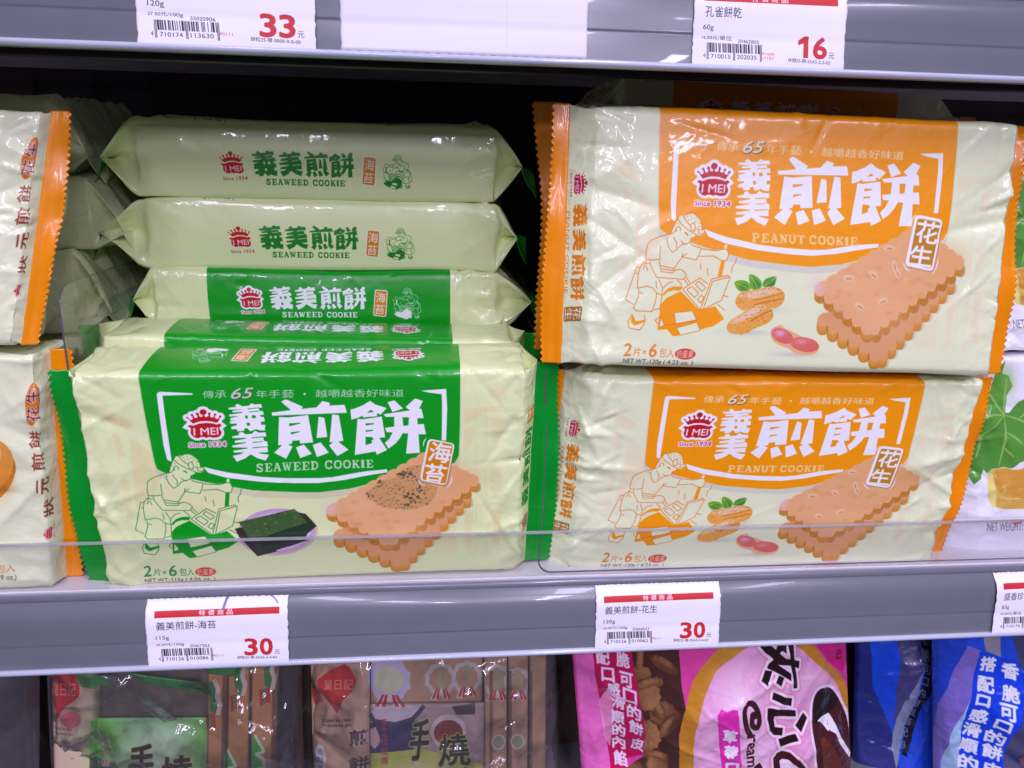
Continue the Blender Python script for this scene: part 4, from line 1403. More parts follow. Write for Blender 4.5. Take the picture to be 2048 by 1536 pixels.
price_tag(xat(1384, 80, -.65), xat(1688, 80, -.65), zt, zb, ZUP, T5, "white price tag reading 16 at the upper right rail", curl=(.1, .4), seed=5)
cb = Canvas("print_blank_label", 12.2, 4.1, 30, (242, 238, 246))
for k in range(26):
    cb.stroke([(8.15, .15 * k + .02), (8.15, .15 * k + .09)], .02, (170, 165, 185), .7)
tb = price_tag(xat(682, 50, -.65), xat(1174, 60, -.65), zt, zb + .12, ZUP, paper(cb), "wide blank white label strip between the 33 and 16 tags", curl=(0, .2), seed=6)

# ------------------------------------------------------------------ clear plastic fence and dividers
M_CLEAR = clear_film("clear_acrylic", (.97, .97, .98), .05, .25, .005)
M_EDGE = plain("acrylic_edge_light", (188, 186, 200), .2, 0, None, coat=.5)
M_DEDGE = plain("acrylic_edge_dark", (92, 88, 100), .15, 0, None, coat=.8)


def slab_box(x0, x1, y0, y1, z0, z1):
    return box_mesh(x0, x1, y0, y1, z0, z1)


zf = unp(1024, 1066, .7)[2]
fz0, fz1 = unp(0, 1090, .25)[2], unp(2048, 1043, .25)[2]
fe = empty("shelf_fence", (0, .25, 0), "low clear plastic fence along the front edge of the middle shelf", "shelf fence")
v, f_ = box_mesh(XA, XB, .62, .76, .01, zf - .06)
mesh_obj("fence_panel", v, f_, M_CLEAR, fe, smooth=False)
v, f_ = box_mesh(XA, XB, .61, .77, zf - .06, zf + .06)
mesh_obj("fence_rim", v, f_, clear_film("clear_acrylic_rim", (.9, .9, .93), .1, 1.0, .42), fe, smooth=False)


def divider(xpx, ypx, zt_, label, depth=34, y0=.5, thick=.10):
    x = unp(xpx, ypx, y0)[0]
    e = empty("shelf_divider", (x, y0, .05), label, "shelf divider", "clear dividers standing on the middle shelf")
    r_ = 1.3
    a = np.linspace(0, np.pi / 2, 9)
    out = [(y0 + depth, .08), (y0 + depth, zt_)]
    out += [(y0 + r_ - r_ * math.sin(t), zt_ - r_ + r_ * math.cos(t)) for t in a]
    out += [(y0 + r_ * .6 - r_ * .6 * math.cos(t), .08 + r_ * .6 - r_ * .6 * math.sin(t)) for t in a]
    n = len(out)
    V = [(x - thick / 2, y, z) for y, z in out] + [(x + thick / 2, y, z) for y, z in out]
    mesh_obj("divider_panel", V, [tuple(range(n)), tuple(range(2 * n - 1, n - 1, -1))], M_CLEAR, e, smooth=False)
    Fr = [(i, (i + 1) % n, n + (i + 1) % n, n + i) for i in range(n)]
    mesh_obj("divider_edge", V, Fr, M_DEDGE, e, smooth=False)
    return e


zdiv = unp(124, 575, 2.4)[2]
divider(122, 640, zdiv, "clear plastic divider left of the green seaweed packs", depth=20, y0=2.4)
dv = divider(1092, 760, unp(1092, 705, 2.4)[2], "clear plastic divider with a dark rounded foot, between the green and the orange packs", depth=20, y0=2.4)
xb = unp(1078, 1100, .85)[0]
pth = [(xb + .12, .85, 3.4), (xb + .04, .85, 2.2), (xb, .85, 1.0)] + [(xb + .8 - .8 * math.cos(t), .85, .12 + .8 - .8 * math.sin(t)) for t in np.linspace(0, np.pi / 2, 8)] + [(xb + 5, .85, .12), (XB - 5, .85, .12)]
pth = [(xb + .2, .95, 9.5)] + pth
V = []
for q in pth:
    V += [(q[0] - .035, q[1] - .035, q[2] - .035), (q[0] + .035, q[1] - .035, q[2] + .035), (q[0] + .035, q[1] + .035, q[2] + .035), (q[0] - .035, q[1] + .035, q[2] - .035)]
mesh_obj("divider_foot", V, grid_faces(len(pth), 4, True), M_DEDGE, dv, smooth=False)

# ------------------------------------------------------------------ snack packs on the middle shelf
CG = wrapper_art('seaweed')
CO = wrapper_art('peanut')
M_G = printed(CG, .32, spec=.5, coat=.36, bump='crinkle')
M_O = printed(CO, .32, spec=.5, coat=.36, bump='crinkle')
FIN_G = plain("green_film_seal", (0, 150, 40), .26, 0, (160, .3, .0004), .08, coat=.2)
FIN_O = plain("orange_film_seal", (250, 146, 0), .26, 0, (160, .3, .0004), .08, coat=.2)

GS = "seaweed cookie packs"
GP = "peanut cookie packs"
# A: front green pack
pack("cookie_pack", ycorners(QA, (1.1, 1.1, 1.0, 1.0)), PT + .1, M_G, FIN_G,
     "green and cream seaweed cookie pack standing front-on behind the fence", "cookie pack", GS, seed=11,
     lt=(.2, .75), fin=(1.35, 1.7), fd=(.12, .3), bend=(.1, .1), crum=.9, endcrum=1.3, lift=.6)
# B: behind A
qb = [unp(205, 700, 5.4), unp(1050, 700, 5.4)]
xl_, xr_ = unp(262, 688, 5.4)[0] - 2.2, unp(262, 688, 5.4)[0] - 2.2 + PW
pack("cookie_pack", [(-23.6, 5.6, 13.7), (-23.6 + PW, 5.4, 13.4), (-23.6 + PW, 5.3, 1.0), (-23.6, 5.3, 1.2)], PT, M_G, FIN_G,
     "green seaweed cookie pack standing right behind the front one, only its top strip showing", "cookie pack", GS, seed=12,
     lt=(1.0, 1.0), fin=(1.3, 1.3), bend=(.2, -.2), crum=.8, lift=.3)


def lying(xc, y, ztop, flip, label, seed, T=3.9, W=21.6, mat=None, fm=None, group=GS, dz=0.0, rot=0.0, name="cookie_pack", **kw):
    """pack lying face up; flip: its top side (panel strip) looks at us, else its cream bottom side"""
    x0, x1 = xc - W / 2, xc + W / 2
    y1 = y + PH
    dr = rot * W / 2
    a, b = (x0, y - dr, ztop), (x1, y + dr, ztop + dz)
    c_, d = (x1, y1 + dr, ztop + dz), (x0, y1 - dr, ztop)
    if flip:
        cor = [b, a, d, c_]            # art top edge nearest to us
    else:
        cor = [d, c_, b, a]
    kw.setdefault('bend', (LB, LB))
    kw.setdefault('bvar', .2)
    kw.setdefault('fold', 'hi' if flip else 'lo')
    return pack(name, cor, T, mat or M_G, fm or FIN_G, label, "cookie pack", group, seed=seed, nvec=(0, 0, -1), **kw)


YS = 10.0
zc1b = unp(640, 652, YS)[2]
z1, z2, z3 = unp(640, 541, YS)[2], unp(640, 400, YS)[2], unp(640, 249, YS)[2]
xc1 = (unp(385, 600, YS)[0] + unp(925, 600, YS)[0]) / 2
xc2 = (unp(290, 470, YS)[0] + unp(985, 470, YS)[0]) / 2
lying(xc1, YS, z1, True, "lying seaweed pack with a green strip side, under the two cream-sided ones", 21, T=z1 - unp(640, 662, YS)[2], lt=(2.5, 1.5), fin=(1.1, 1.2), crum=1.7, endcrum=2.3, bulge=.45)
lying(xc2 + .1, YS + .1, z2 - .02, False, "cream-sided seaweed pack lying in the middle of the stack of three", 22, T=z2 - z1 - .05, lt=(3.0, 1.6), fin=(1.2, 1.1), crum=1.7, endcrum=2.3, bulge=.45)
lying(xc2, YS + .0, z3, False, "cream-sided seaweed pack lying topmost on the stack", 23, T=z3 - z2 - .05, lt=(2.2, 1.9), fin=(1.2, 1.1), crum=1.7, endcrum=2.3, bulge=.45)
# the packs that carry them, hidden but for slivers
for k in range(3):
    zz0 = z1 - (z1 - unp(640, 662, YS)[2]) - .05 - 3.9 * k
    if zz0 - 3.8 < 0:
        break
    lying(xc2, YS + .2, zz0, False, "lying seaweed pack %s below the green-striped one, hidden behind the standing packs" % ["first", "second", "third"][k], 30 + k, T=3.8, lt=(1.4, 1.4), fin=(1.1, 1.1), res=.5)

# D and E: orange packs
QE = [(1194, 757), (1962, 763), (1862, 1124), (1138, 1141)]
pack("cookie_pack", ycorners(QE, (1.4, 1.4, 1.4, 1.4)), PT - .2, M_O, FIN_O,
     "orange and cream peanut cookie pack standing on the shelf under the upper one", "cookie pack", GP, seed=14,
     lt=(1.6, .3), fin=(1.4, 1.3), fd=(.4, .2), bend=(.5, .1), crum=1.3, endcrum=1.4, finH=(1, 1))
cD = ycorners(QD, (1.9, 1.9, .35, .35))
XH = .60                                     # this one is packed a little higher than the printed face
cD[0] = cD[0] + (cD[0] - cD[3]) * XH / PH
cD[1] = cD[1] + (cD[1] - cD[2]) * XH / PH
pack("cookie_pack", cD, PT, M_O, FIN_O,
     "orange peanut cookie pack leaning back on top of the lower orange one, nearest the camera", "cookie pack", GP, seed=15,
     lt=(1.3, .15), fin=(1.15, 1.6), fd=(.25, .3), H=PH + XH, bend=(.35, .1), crum=.75, endcrum=1.2)
# F: packs behind D and E, shifted left so that their orange end fins show
pack("cookie_pack", [unp(1152, 208, 6.6), unp(1152, 208, 6.6) + [PW, 0, 0], unp(1150, 700, 6.2) + [PW, 0, 0], unp(1150, 700, 6.2)], PT - .3, M_O, FIN_O,
     "peanut cookie pack behind the upper orange one, orange end fin showing at left", "cookie pack", GP, seed=16, lt=(.8, .9), fin=(1.6, 1.3), fd=(.1, .4), bend=(.1, .2), res=.7)
pack("cookie_pack", [unp(1150, 760, 6.0), unp(1150, 760, 6.0) + [PW, 0, 0], (unp(1160, 1040, 6.0)[0] + PW, 6.0, .1), (unp(1160, 1040, 6.0)[0], 6.0, .1)], PT - .3, M_O, FIN_O,
     "peanut cookie pack behind the lower orange one, its fin in the shade by the divider", "cookie pack", GP, seed=17, lt=(.9, .9), fin=(1.5, 1.3), fd=(.1, .4), bend=(.1, .2), res=.7)
YG = 11.5
zg = unp(1560, 166, YG)[2]
xg = (unp(1314, 190, YG)[0] + unp(1822, 190, YG)[0]) / 2
lying(xg, YG, zg, True, "dim peanut cookie pack lying behind and above the upper orange one", 18, T=3.9, mat=M_O, fm=FIN_O, group=GP, lt=(1.6, 1.6), fin=(1.2, 1.2), rot=.0, endcrum=1.4, dz=-.35)
for k in range(6):
    lying(xg, YG + .2, zg - 4.35 - 3.95 * k, False, "peanut cookie pack, %s from the top of the lying stack behind the orange packs" % ["second", "third", "fourth", "fifth", "sixth", "seventh"][k], 40 + k, T=3.85, mat=M_O, fm=FIN_O, group=GP, lt=(1.4, 1.4), fin=(1.1, 1.1), res=.45)


# ------------------------------------------------------------------ packs cut by the left edge
def side_uv(cv, W, H):
    """uv for a pack whose canvas is drawn in cm from the top left of its front face"""
    def f_(su, t, onside, qq):
        v = np.where(onside > .5, -.15, np.where(onside < -.5, H + .15, np.where(qq > .5, -.15, t)))
        return (su - cv.x0) / cv.wcm, 1 - (v - cv.y0) / cv.hcm
    return f_


WH, HH_ = 21.0, 12.2
crn2 = [unp(64, 712, 1.2), unp(102, 1172, .9)]
h2 = [crn2[0] - [WH, 0, 0], crn2[0], crn2[1], crn2[1] - [WH, 0, 0]]
crn1 = [unp(80, 222, 2.6), unp(20, 690, 1.0)]
h1 = [crn1[0] - [WH, 1.5, 0], crn1[0], crn1[1], crn1[1] - [WH, .3, 0]]
ch = Canvas("print_plain_cookie", WH + 5, HH_ + 1, 40, (236, 240, 200), x0=-2.5, y0=-.5)
ch.src([prj(p) for p in h2], [(0, 0), (WH, 0), (WH, HH_), (0, HH_)])
ch.poly([(-560, 640), (-330, 640), (-330, 1250), (-560, 1250)], (238, 150, 40))
for p, rgb in (((-60, 960, 98, 66), (196, 120, 40)), ((-60, 945, 94, 62), (236, 160, 66)), ((-70, 930, 80, 46), (244, 196, 120))):
    ch.ellipse((p[0], p[1]), p[2], p[3], rgb, 1, -.5)
ch.blob((10, 960), 16, 30, (220, 130, 40), .6)
ch.ellipse((66, 808), 14, 43, (232, 126, 30), 1, .05)
for chs, q in (("生", [(54, 806), (54, 776), (78, 776), (78, 806)]), ("花", [(55, 842), (55, 812), (79, 812), (79, 842)])):
    ch.text(chs, q, (90, 30, 30), .6, outline=(240, 220, 230), ow=1.4)
for chs, x, y, k in (("餅", 71, 880, 17), ("煎", 78, 924, 17), ("元", 88, 972, 16), ("狀", 101, 1018, 17)):
    ch.text(chs, [(x - k * .8, y + k), (x - k * .8, y - k), (x + k * .8, y - k), (x + k * .8, y + k)], (134, 44, 24), 1.0)
draw_logo(ch, [(82, 1088), (82, 1050), (118, 1050), (118, 1088)], backing=False, red=(206, 30, 60))
ch.text("包入", [(-4, 1126), (33, 1124), (34, 1140), (-4, 1142)], (236, 130, 60), .3)
ch.text("39 oz.)", [(-2, 1146), (38, 1144), (38, 1157), (-2, 1159)], (90, 80, 76), .2)
ch.text("2片×6", [(-110, 1120), (-12, 1122), (-12, 1143), (-110, 1145)], (236, 130, 60), .6)
M_H = printed(ch, .3, spec=.5, coat=.36, bump='crinkle')
GH = "plain cookie packs cut by the left edge"
pack("cookie_pack", h2, 4.0, M_H, FIN_O, "cream cookie pack at the lower left edge with brown sideways lettering", "cookie pack", GH, seed=61, W=WH, H=HH_,
     lt=(1.0, .35), fin=(1.3, 1.0), fd=(.4, .3), bend=(0, .1), uvmap=side_uv(ch, WH, HH_), crum=1.1)
pack("cookie_pack", h1, 4.0, M_H, FIN_O, "cream cookie pack at the upper left edge with a broad orange end seal", "cookie pack", GH, seed=62, W=WH, H=HH_,
     lt=(1.0, .35), fin=(1.3, 1.05), fd=(.4, .12), bend=(0, .1), uvmap=side_uv(ch, WH, HH_), crum=1.3)
M_HP = plain("cream_film", (228, 234, 190), .26, 0, (120, .2, .0004), .03, coat=.15)


_nt = M_HP.node_tree
crinkle(_nt, _nt.nodes["Principled BSDF"], base=.7)


def end_pack(xr, pyt, pyb, y, label, seed, mat=None, **kw):
    zt_, zb_ = unp(150, pyt, y)[2], unp(150, pyb, y)[2]
    xe = unp(xr, (pyt + pyb) / 2, y + 2)[0]
    lying(xe - 10.8 - 1.6, y, zt_, False, label, seed, T=zt_ - zb_, mat=mat or M_HP, fm=M_HP, group="cookie packs lying behind at the left", lt=(1.5, 2.0), fin=(.9, .7), fd=(.5, .75), uvmap=None, crum=1.3, endcrum=2.0, res=.7, **kw)


end_pack(190, 192, 350, 10.5, "shaded cream pack lying topmost behind the left orange seal", 71)
end_pack(262, 352, 500, 10.0, "shaded cream pack lying second from top behind the left packs", 72)
end_pack(235, 502, 668, 9.5, "cream pack lying behind the divider at the left, lowest one showing", 73)
for k in range(3):
    zt_ = unp(150, 668, 11.0)[2] - .1 - 3.9 * k
    if zt_ > 3.8:
        lying(-37.2, 11.0, zt_, False, "cream lying pack, %s from the top of the left rear stack" % ["fourth", "fifth", "sixth"][k], 80 + k, T=3.8, mat=M_HP, fm=FIN_O, group="cookie packs lying behind at the left", lt=(1.4, 1.4), fin=(.9, .9), res=.45)

# ------------------------------------------------------------------ white leaf packs cut by the right edge
WI = 21.0
c1, c2 = unp(1966, 716, 2.6), unp(1952, 1108, 2.2)
HI = float(np.linalg.norm(c1 - c2))
i1 = [c1, c1 + [WI, 0, 0], c2 + [WI, 0, 0], c2]
ci = Canvas("print_leaf_pack", WI + 5, HI + 1, 36, (244, 242, 250), x0=-2.5, y0=-.5)
ci.src([prj(p) for p in i1], [(0, 0), (WI, 0), (WI, HI), (0, HI)])
ci.zoom(1880, 700, 3.2)
leaf = [(415, 60), (400, 150), (440, 165), (465, 230), (430, 290), (415, 400), (440, 400), (500, 330), (560, 300), (640, 330), (760, 300), (720, 420), (800, 520), (720, 560), (760, 700), (640, 690), (538, 700), (500, 715), (450, 755), (400, 745), (330, 760), (300, 790), (280, 765), (265, 820), (220, 865), (180, 800), (130, 740), (160, 650), (90, 560), (180, 520), (150, 400), (260, 380), (250, 260), (330, 260), (360, 140)]
ci.poly(leaf, (92, 160, 62))
ci.speck(leaf, 200, 7, [(76, 146, 54), (104, 170, 72), (86, 152, 60)], .4)
ci.blob((430, 200), 50, 90, (130, 190, 80), .6)
ci.blob((320, 650), 120, 60, (70, 140, 50), .6)
for vn in ([(405, 415), (300, 410), (180, 440)], [(405, 415), (350, 330), (320, 270)], [(405, 415), (430, 180)], [(405, 415), (250, 560), (170, 640)], [(405, 415), (415, 520), (400, 620), (370, 740)], [(415, 520), (480, 560), (520, 600)],
           [(405, 415), (500, 440), (620, 500), (740, 520)], [(400, 620), (460, 680)], [(260, 550), (260, 620), (230, 700)], [(500, 440), (560, 380), (620, 340)]):
    ci.stroke(vn, 5, (166, 204, 110), .8, taper=True, smooth=1)
pas = [(310, 770), (400, 745), (470, 765), (538, 740), (640, 770), (700, 830), (690, 980), (600, 1010), (440, 1015), (340, 1005), (305, 960), (300, 850)]
ci.poly(pas, (232, 196, 96), smooth=1)
ci.poly([(330, 770), (400, 750), (470, 768), (560, 750), (660, 790), (680, 900), (560, 950), (360, 930)], (222, 160, 66), smooth=1)
ci.speck(pas, 90, 12, [(240, 200, 110), (206, 140, 52), (232, 178, 84), (248, 216, 140)], .5)
ci.poly([(302, 800), (335, 780), (350, 900), (360, 1005), (325, 1000), (303, 940)], (242, 232, 140), .9, smooth=1)
for k in range(4):
    ci.stroke([(350, 950 + 14 * k), (450, 960 + 14 * k), (600, 950 + 14 * k)], 3, (190, 140, 60), .6)
ci.text("NET WEIGHT: 2.5", [(302, 1102), (575, 1090), (575, 1148), (302, 1160)], (120, 108, 118), .5)
ci.stroke([(465, 1115), (480, 1100), (515, 1092)], 6, (214, 60, 60), .9)
ci.zoom()
ci.ellipse((2000, 670), 0.1, 0.1, (150, 40, 130))
M_I = printed(ci, .3, spec=.5, coat=.36, bump='crinkle')
FIN_W = plain("white_film_seal", (238, 234, 246), .26, 0, (160, .3, .0004), .03, coat=.2)
GI = "white leaf-print packs cut by the right edge"
pack("snack_pack", i1, 3.6, M_I, FIN_W, "white snack pack with a vine leaf and pastry print at the right edge", "snack pack", GI, seed=91, W=WI, H=HI,
     lt=(1.9, 1.5), fin=(.8, 1.2), fd=(.3, .5), bend=(.3, 0), uvmap=side_uv(ci, WI, HI), crum=.9, endcrum=1.8, finH=(.7, 1))
c1, c2 = unp(2000, 330, 4.4), unp(2004, 700, 3.0)
i2 = [c1, c1 + [WI, 0, 0], c2 + [WI, 0, 0], c2]
pack("snack_pack", i2, 3.6, M_I, FIN_W, "white leaf-print snack pack on top of its twin, behind the upper orange pack", "snack pack", GI, seed=92, W=WI, H=HI,
     lt=(1.2, 1.5), fin=(.8, 1.2), fd=(.3, .5), bend=(.3, 0), uvmap=side_uv(ci, WI, HI), crum=.9, endcrum=1.5, finH=(.7, 1))


# ------------------------------------------------------------------ bags on the shelf below
class PxCanvas(Canvas):
    def __init__(self, name, x0, y0, x1, y1, s, bg, alpha=1.0):
        super().__init__(name, x1 - x0, y1 - y0, s, bg, x0=x0, y0=y0, alpha=alpha)

    def uv(self, px, py):
        return (px - self.x0) / self.wcm, 1 - (py - self.y0) / self.hcm


def pillow(name, quad, ys, T, cv, mat, seed, parent, amp=1.0, res=1.0, dn=(0, 1, 0), two=True, cell=1.6, p=.5):
    """soft bag: front and back sheet bulging from a closed outline; quad in photo pixels at depths ys"""
    rng = np.random.RandomState(seed)
    C4 = [unp(q[0], q[1], y - T * .45) + np.array([0, T * .45, 0]) for q, y in zip(quad, ys)]
    W = np.linalg.norm(C4[1] - C4[0])
    H = np.linalg.norm(C4[0] - C4[3])
    nu, nv = int(W / .14 * res), int(H / .14 * res)
    U, V = np.meshgrid(np.linspace(0, 1, nu), np.linspace(0, 1, nv), indexing='ij')
    u_, v_ = U[..., None], V[..., None]
    B = C4[0] * (1 - u_) * (1 - v_) + C4[1] * u_ * (1 - v_) + C4[2] * u_ * v_ + C4[3] * (1 - u_) * v_
    prof = (np.sin(np.pi * U) ** p) * (np.clip(np.sin(np.pi * V), 0, 1) ** (p * .8))
    S, Tt = U * W, V * H
    h = .10 * amp * (ridges(S, Tt, rng, cell, 1.0, 1.5) - .3) + .05 * amp * (ridges(S + Tt * .4, Tt, rng, cell * .5, 1.0, 1.8) - .3)
    h += creases(S, Tt, rng, int(26 * amp), lambda r_: (r_.rand() * W, r_.rand() * H), .4, 1.8, .14, .07 * amp)
    h += softnoise(S, Tt, rng, 24, 2.4, .14 * amp)
    edge = np.clip(np.minimum(np.minimum(S, W - S), np.minimum(Tt, H - Tt)) / .5, 0.1, 1)
    nrm = np.array(dn, float)
    G = B - nrm * (T / 2 * prof + h * edge)[..., None]
    x0_, y0_ = cv.uv(0, 0) if cv is not None else (0, 0)
    hq = homog([(0, 0), (1, 0), (1, 1), (0, 1)], quad)
    Pq = happ(hq, np.stack([U, V], 2).reshape(-1, 2))
    if cv is not None:
        uu_, vv_ = cv.uv(Pq[:, 0], Pq[:, 1])
    else:
        uu_, vv_ = U.ravel(), V.ravel()
    mesh_obj(name, G.reshape(-1, 3), grid_faces(nu, nv)[:, ::-1], mat, parent, uv=np.stack([uu_, vv_], 1))
    return C4, W, H


def bag_root(name, px, py, y, label, group=None):
    return empty(name, unp(px, py, y), label, "snack bag", group)


def content(name, quad, y, T, cv, mat, parent, seed=0, bulge=.1, r=.12, nx=14, ny=40, lean=0.0):
    """a printed card or packet inside a bag: rounded slab with its own thickness"""
    C4 = [unp(q[0], q[1], y + (lean if i < 2 else 0)) for i, q in enumerate(quad)]
    rng = np.random.RandomState(seed)
    U, V = np.meshgrid(np.linspace(0, 1, nx), np.linspace(0, 1, ny), indexing='ij')
    u_, v_ = U[..., None], V[..., None]
    B = C4[0] * (1 - u_) * (1 - v_) + C4[1] * u_ * (1 - v_) + C4[2] * u_ * v_ + C4[3] * (1 - u_) * v_
    h = bulge * (np.sin(np.pi * U) * np.sin(np.pi * V)) ** .5 + softnoise(U * 3, V * 6, rng, 8, .9, .03)
    G0 = B - np.array([0, 1, 0]) * h[..., None]
    G1 = B + np.array([0, 1, 0]) * T
    hq = homog([(0, 0), (1, 0), (1, 1), (0, 1)], quad)
    Pq = happ(hq, np.stack([U, V], 2).reshape(-1, 2))
    if cv is not None:
        a_, b_ = cv.uv(Pq[:, 0], Pq[:, 1])
    else:
        a_, b_ = U.ravel(), V.ravel()
    n = nx * ny
    fr = grid_faces(nx, ny)
    rim = [(i * ny, 0) for i in range(nx)]
    loop = [i * ny for i in range(nx)] + [(nx - 1) * ny + j for j in range(1, ny)] + [i * ny + ny - 1 for i in range(nx - 2, -1, -1)] + [j for j in range(ny - 2, 0, -1)]
    L = len(loop)
    sidef = np.array([(loop[k], loop[(k + 1) % L], loop[(k + 1) % L] + n, loop[k] + n) for k in range(L)])
    Fc = np.vstack([fr[:, ::-1], fr + n, sidef])
    uv = np.stack([np.tile(a_, 2), np.tile(b_, 2)], 1)
    return mesh_obj(name, np.vstack([G0.reshape(-1, 3), G1.reshape(-1, 3)]), Fc, mat, parent, uv=uv, smooth=True)


M_FILM = clear_film("clear_bag_film", (.93, .93, .94), .09, 2.4, .06)
M_COOKIE = plain("cookie_baked", (206, 150, 86), .7, 0, (120, .8, .0012), .25)
M_COOKIE2 = plain("wafer_baked", (190, 138, 88), .65, 0, (140, .7, .001), .25)

M_DBAG = plain("dark_brown_bag_film", (74, 58, 52), .3, 0, (30, .4, .002), .5, coat=.4)
M_GBAG = plain("grey_bag_film", (84, 80, 86), .25, 0, (40, .4, .002), .4, coat=.5)
for k, (xa, xb_, yy, mm, lb_) in enumerate(((-120, 58, 3.6, M_GBAG, "dark grey film bag at the left end of the lower shelf"), (-60, 330, 9.5, M_DBAG, "dark brown bag in the second row behind the green label bag, at left"),
                                   (320, 700, 9.0, M_DBAG, "dark brown bag in the second row, behind the gap between the clear bags"), (690, 1240, 9.5, M_DBAG, "dark brown bag in the second row, behind the rosette bag"), (1150, 1760, 9.5, M_DBAG, "dark brown bag in the second row, behind the pink bag"))):
    bo = bag_root("snack_bag", (xa + xb_) / 2, 1600, yy, lb_, "dark bags on the lower shelf")
    pillow("film_body", [(xa, 1240), (xb_, 1230), (xb_, 1800), (xa, 1800)], (yy,) * 4, 3.0, None, mm, 150 + k, bo, 1.4, .5)

# --- clear bag with the green label
cj = PxCanvas("print_green_label_bag", 55, 1300, 610, 1720, 1.4, (196, 170, 140))
cj.zoom(0, 1300, 3.413)
cj.poly([(360, 180), (640, 180), (620, 1400), (380, 1400)], (214, 186, 158))
cj.poly([(340, 130), (520, 130), (555, 270), (530, 320), (430, 380), (395, 470), (385, 400), (345, 300), (330, 240)], (214, 30, 24), smooth=1)
cj.text("皇日記", [(352, 215), (520, 215), (520, 300), (352, 300)], (240, 190, 160), .4)
cj.ellipse((490, 455), 70, 55, (226, 90, 100), .8)
cj.text("YUAN IN 1964", [(365, 505), (500, 510), (500, 530), (365, 526)], (40, 30, 34), .4)
cj.text("YI GUANG JEN", [(365, 540), (505, 545), (505, 565), (365, 560)], (40, 30, 34), .4)
cj.text("香脆好味道 手工餅", [(418, 618), (545, 625), (545, 662), (418, 655)], (110, 90, 130), .2)
cj.poly([(625, 466), (1415, 462), (1400, 1400), (600, 1400)], (90, 190, 60))
lb = [(625, 466), (1415, 462), (1400, 1400), (600, 1400)]
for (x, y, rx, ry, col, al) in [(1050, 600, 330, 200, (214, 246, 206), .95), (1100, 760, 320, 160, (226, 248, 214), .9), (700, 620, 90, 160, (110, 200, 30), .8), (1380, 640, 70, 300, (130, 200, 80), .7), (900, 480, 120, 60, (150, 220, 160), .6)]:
    cj.abs_(cj.blob, (x / 3.413, 1300 + y / 3.413), rx / 3.413, ry / 3.413, col, al)
cj.poly([(618, 710), (680, 720), (790, 760), (860, 830), (860, 1400), (600, 1400)], (60, 80, 50), .8)
cj.speck([(618, 720), (780, 760), (850, 1400), (600, 1400)], 40, 30, [(90, 96, 84), (50, 60, 44), (150, 160, 150)], .6)
for i, chs in enumerate("手工精粹"):
    cj.text(chs, [(698, 578 + 75 * i), (745, 578 + 75 * i), (745, 622 + 75 * i), (698, 622 + 75 * i)], (170, 60, 80), .5, outline=(230, 220, 220), ow=1)
cj.text("手", [(895, 640), (1050, 630), (1040, 850), (880, 860)], (36, 20, 14), 2.2, outline=(230, 200, 60), ow=1.2)
cj.text("燒", [(1105, 720), (1310, 700), (1310, 960), (1095, 970)], (36, 20, 14), 2.0, outline=(230, 200, 60), ow=1.2)
cj.text("煎", [(900, 950), (1080, 940), (1080, 1150), (900, 1160)], (36, 20, 14), 2.2, outline=(230, 200, 60), ow=1.2)
cj.text("餅", [(1105, 1020), (1310, 1000), (1310, 1240), (1100, 1250)], (36, 20, 14), 2.0, outline=(230, 200, 60), ow=1.2)
cj.poly([(520, 190), (640, 200), (700, 270), (560, 240)], (70, 160, 60))
# edges of the sleeves at the right with ribbons
cj.poly([(1415, 100), (1980, 100), (1960, 1400), (1415, 1400)], (188, 132, 78))
for x in (1520, 1545, 1700, 1860):
    cj.poly([(x, 100), (x + 22, 100), (x + 8, 1400), (x - 14, 1400)], (90, 60, 40), .7)
for x, y in ((1430, 370), (1600, 240), (1800, 200)):
    cj.poly([(x - 10, y - 160), (x + 30, y - 150), (x + 60, y - 90), (x + 72, y), (x + 40, y + 60), (x + 10, y + 30)], (40, 130, 46), .9)
    cj.stroke([(x + 30, y - 170), (x + 60, y - 110), (x + 55, y - 60), (x + 75, y - 10), (x + 60, y + 60)], 9, (226, 200, 190), .9)
    cj.poly([(x - 30, y + 60), (x + 40, y + 50), (x + 50, y + 150), (x + 20, y + 140), (x - 20, y + 170)], (190, 40, 40))
    cj.poly([(x - 5, y + 60), (x + 15, y + 58), (x + 15, y + 140), (x, y + 150)], (60, 150, 60))
for x, y in ((1550, 660), (1740, 560)):
    cj.poly([(x, y), (x + 50, y + 80), (x + 60, y + 110), (x + 10, y + 130), (x + 62, y + 160), (x + 70, y + 220), (x - 30, y + 240), (x - 20, y + 60)], (66, 180, 60))
    cj.stroke([(x, y), (x + 50, y + 80), (x + 62, y + 110), (x + 12, y + 130), (x + 64, y + 160), (x + 72, y + 220), (x - 30, y + 240)], 6, (200, 230, 190))
cj.zoom()
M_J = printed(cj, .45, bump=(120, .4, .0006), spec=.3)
yj = 3.2
M_GREYC = plain("grey_brown_sleeve_film", (112, 98, 84), .35, 0, (60, .6, .002), .4, coat=.5)  # darker grey-brown film for the sleeve behind the label card
bj = bag_root("cookie_bag", 330, 1600, yj, "clear bag with a green label card on the lower shelf, under the left price tag")
content("cookie_sleeve", [(104, 1340), (192, 1335), (196, 1716), (112, 1716)], yj + .3, 2.0, cj, M_J, bj, 1, .25)
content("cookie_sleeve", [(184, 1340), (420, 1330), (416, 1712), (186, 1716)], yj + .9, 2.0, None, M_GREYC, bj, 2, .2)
content("label_card", [(183, 1437), (415, 1436), (411, 1706), (178, 1710)], yj + .35, .1, cj, M_J, bj, 3, .12)
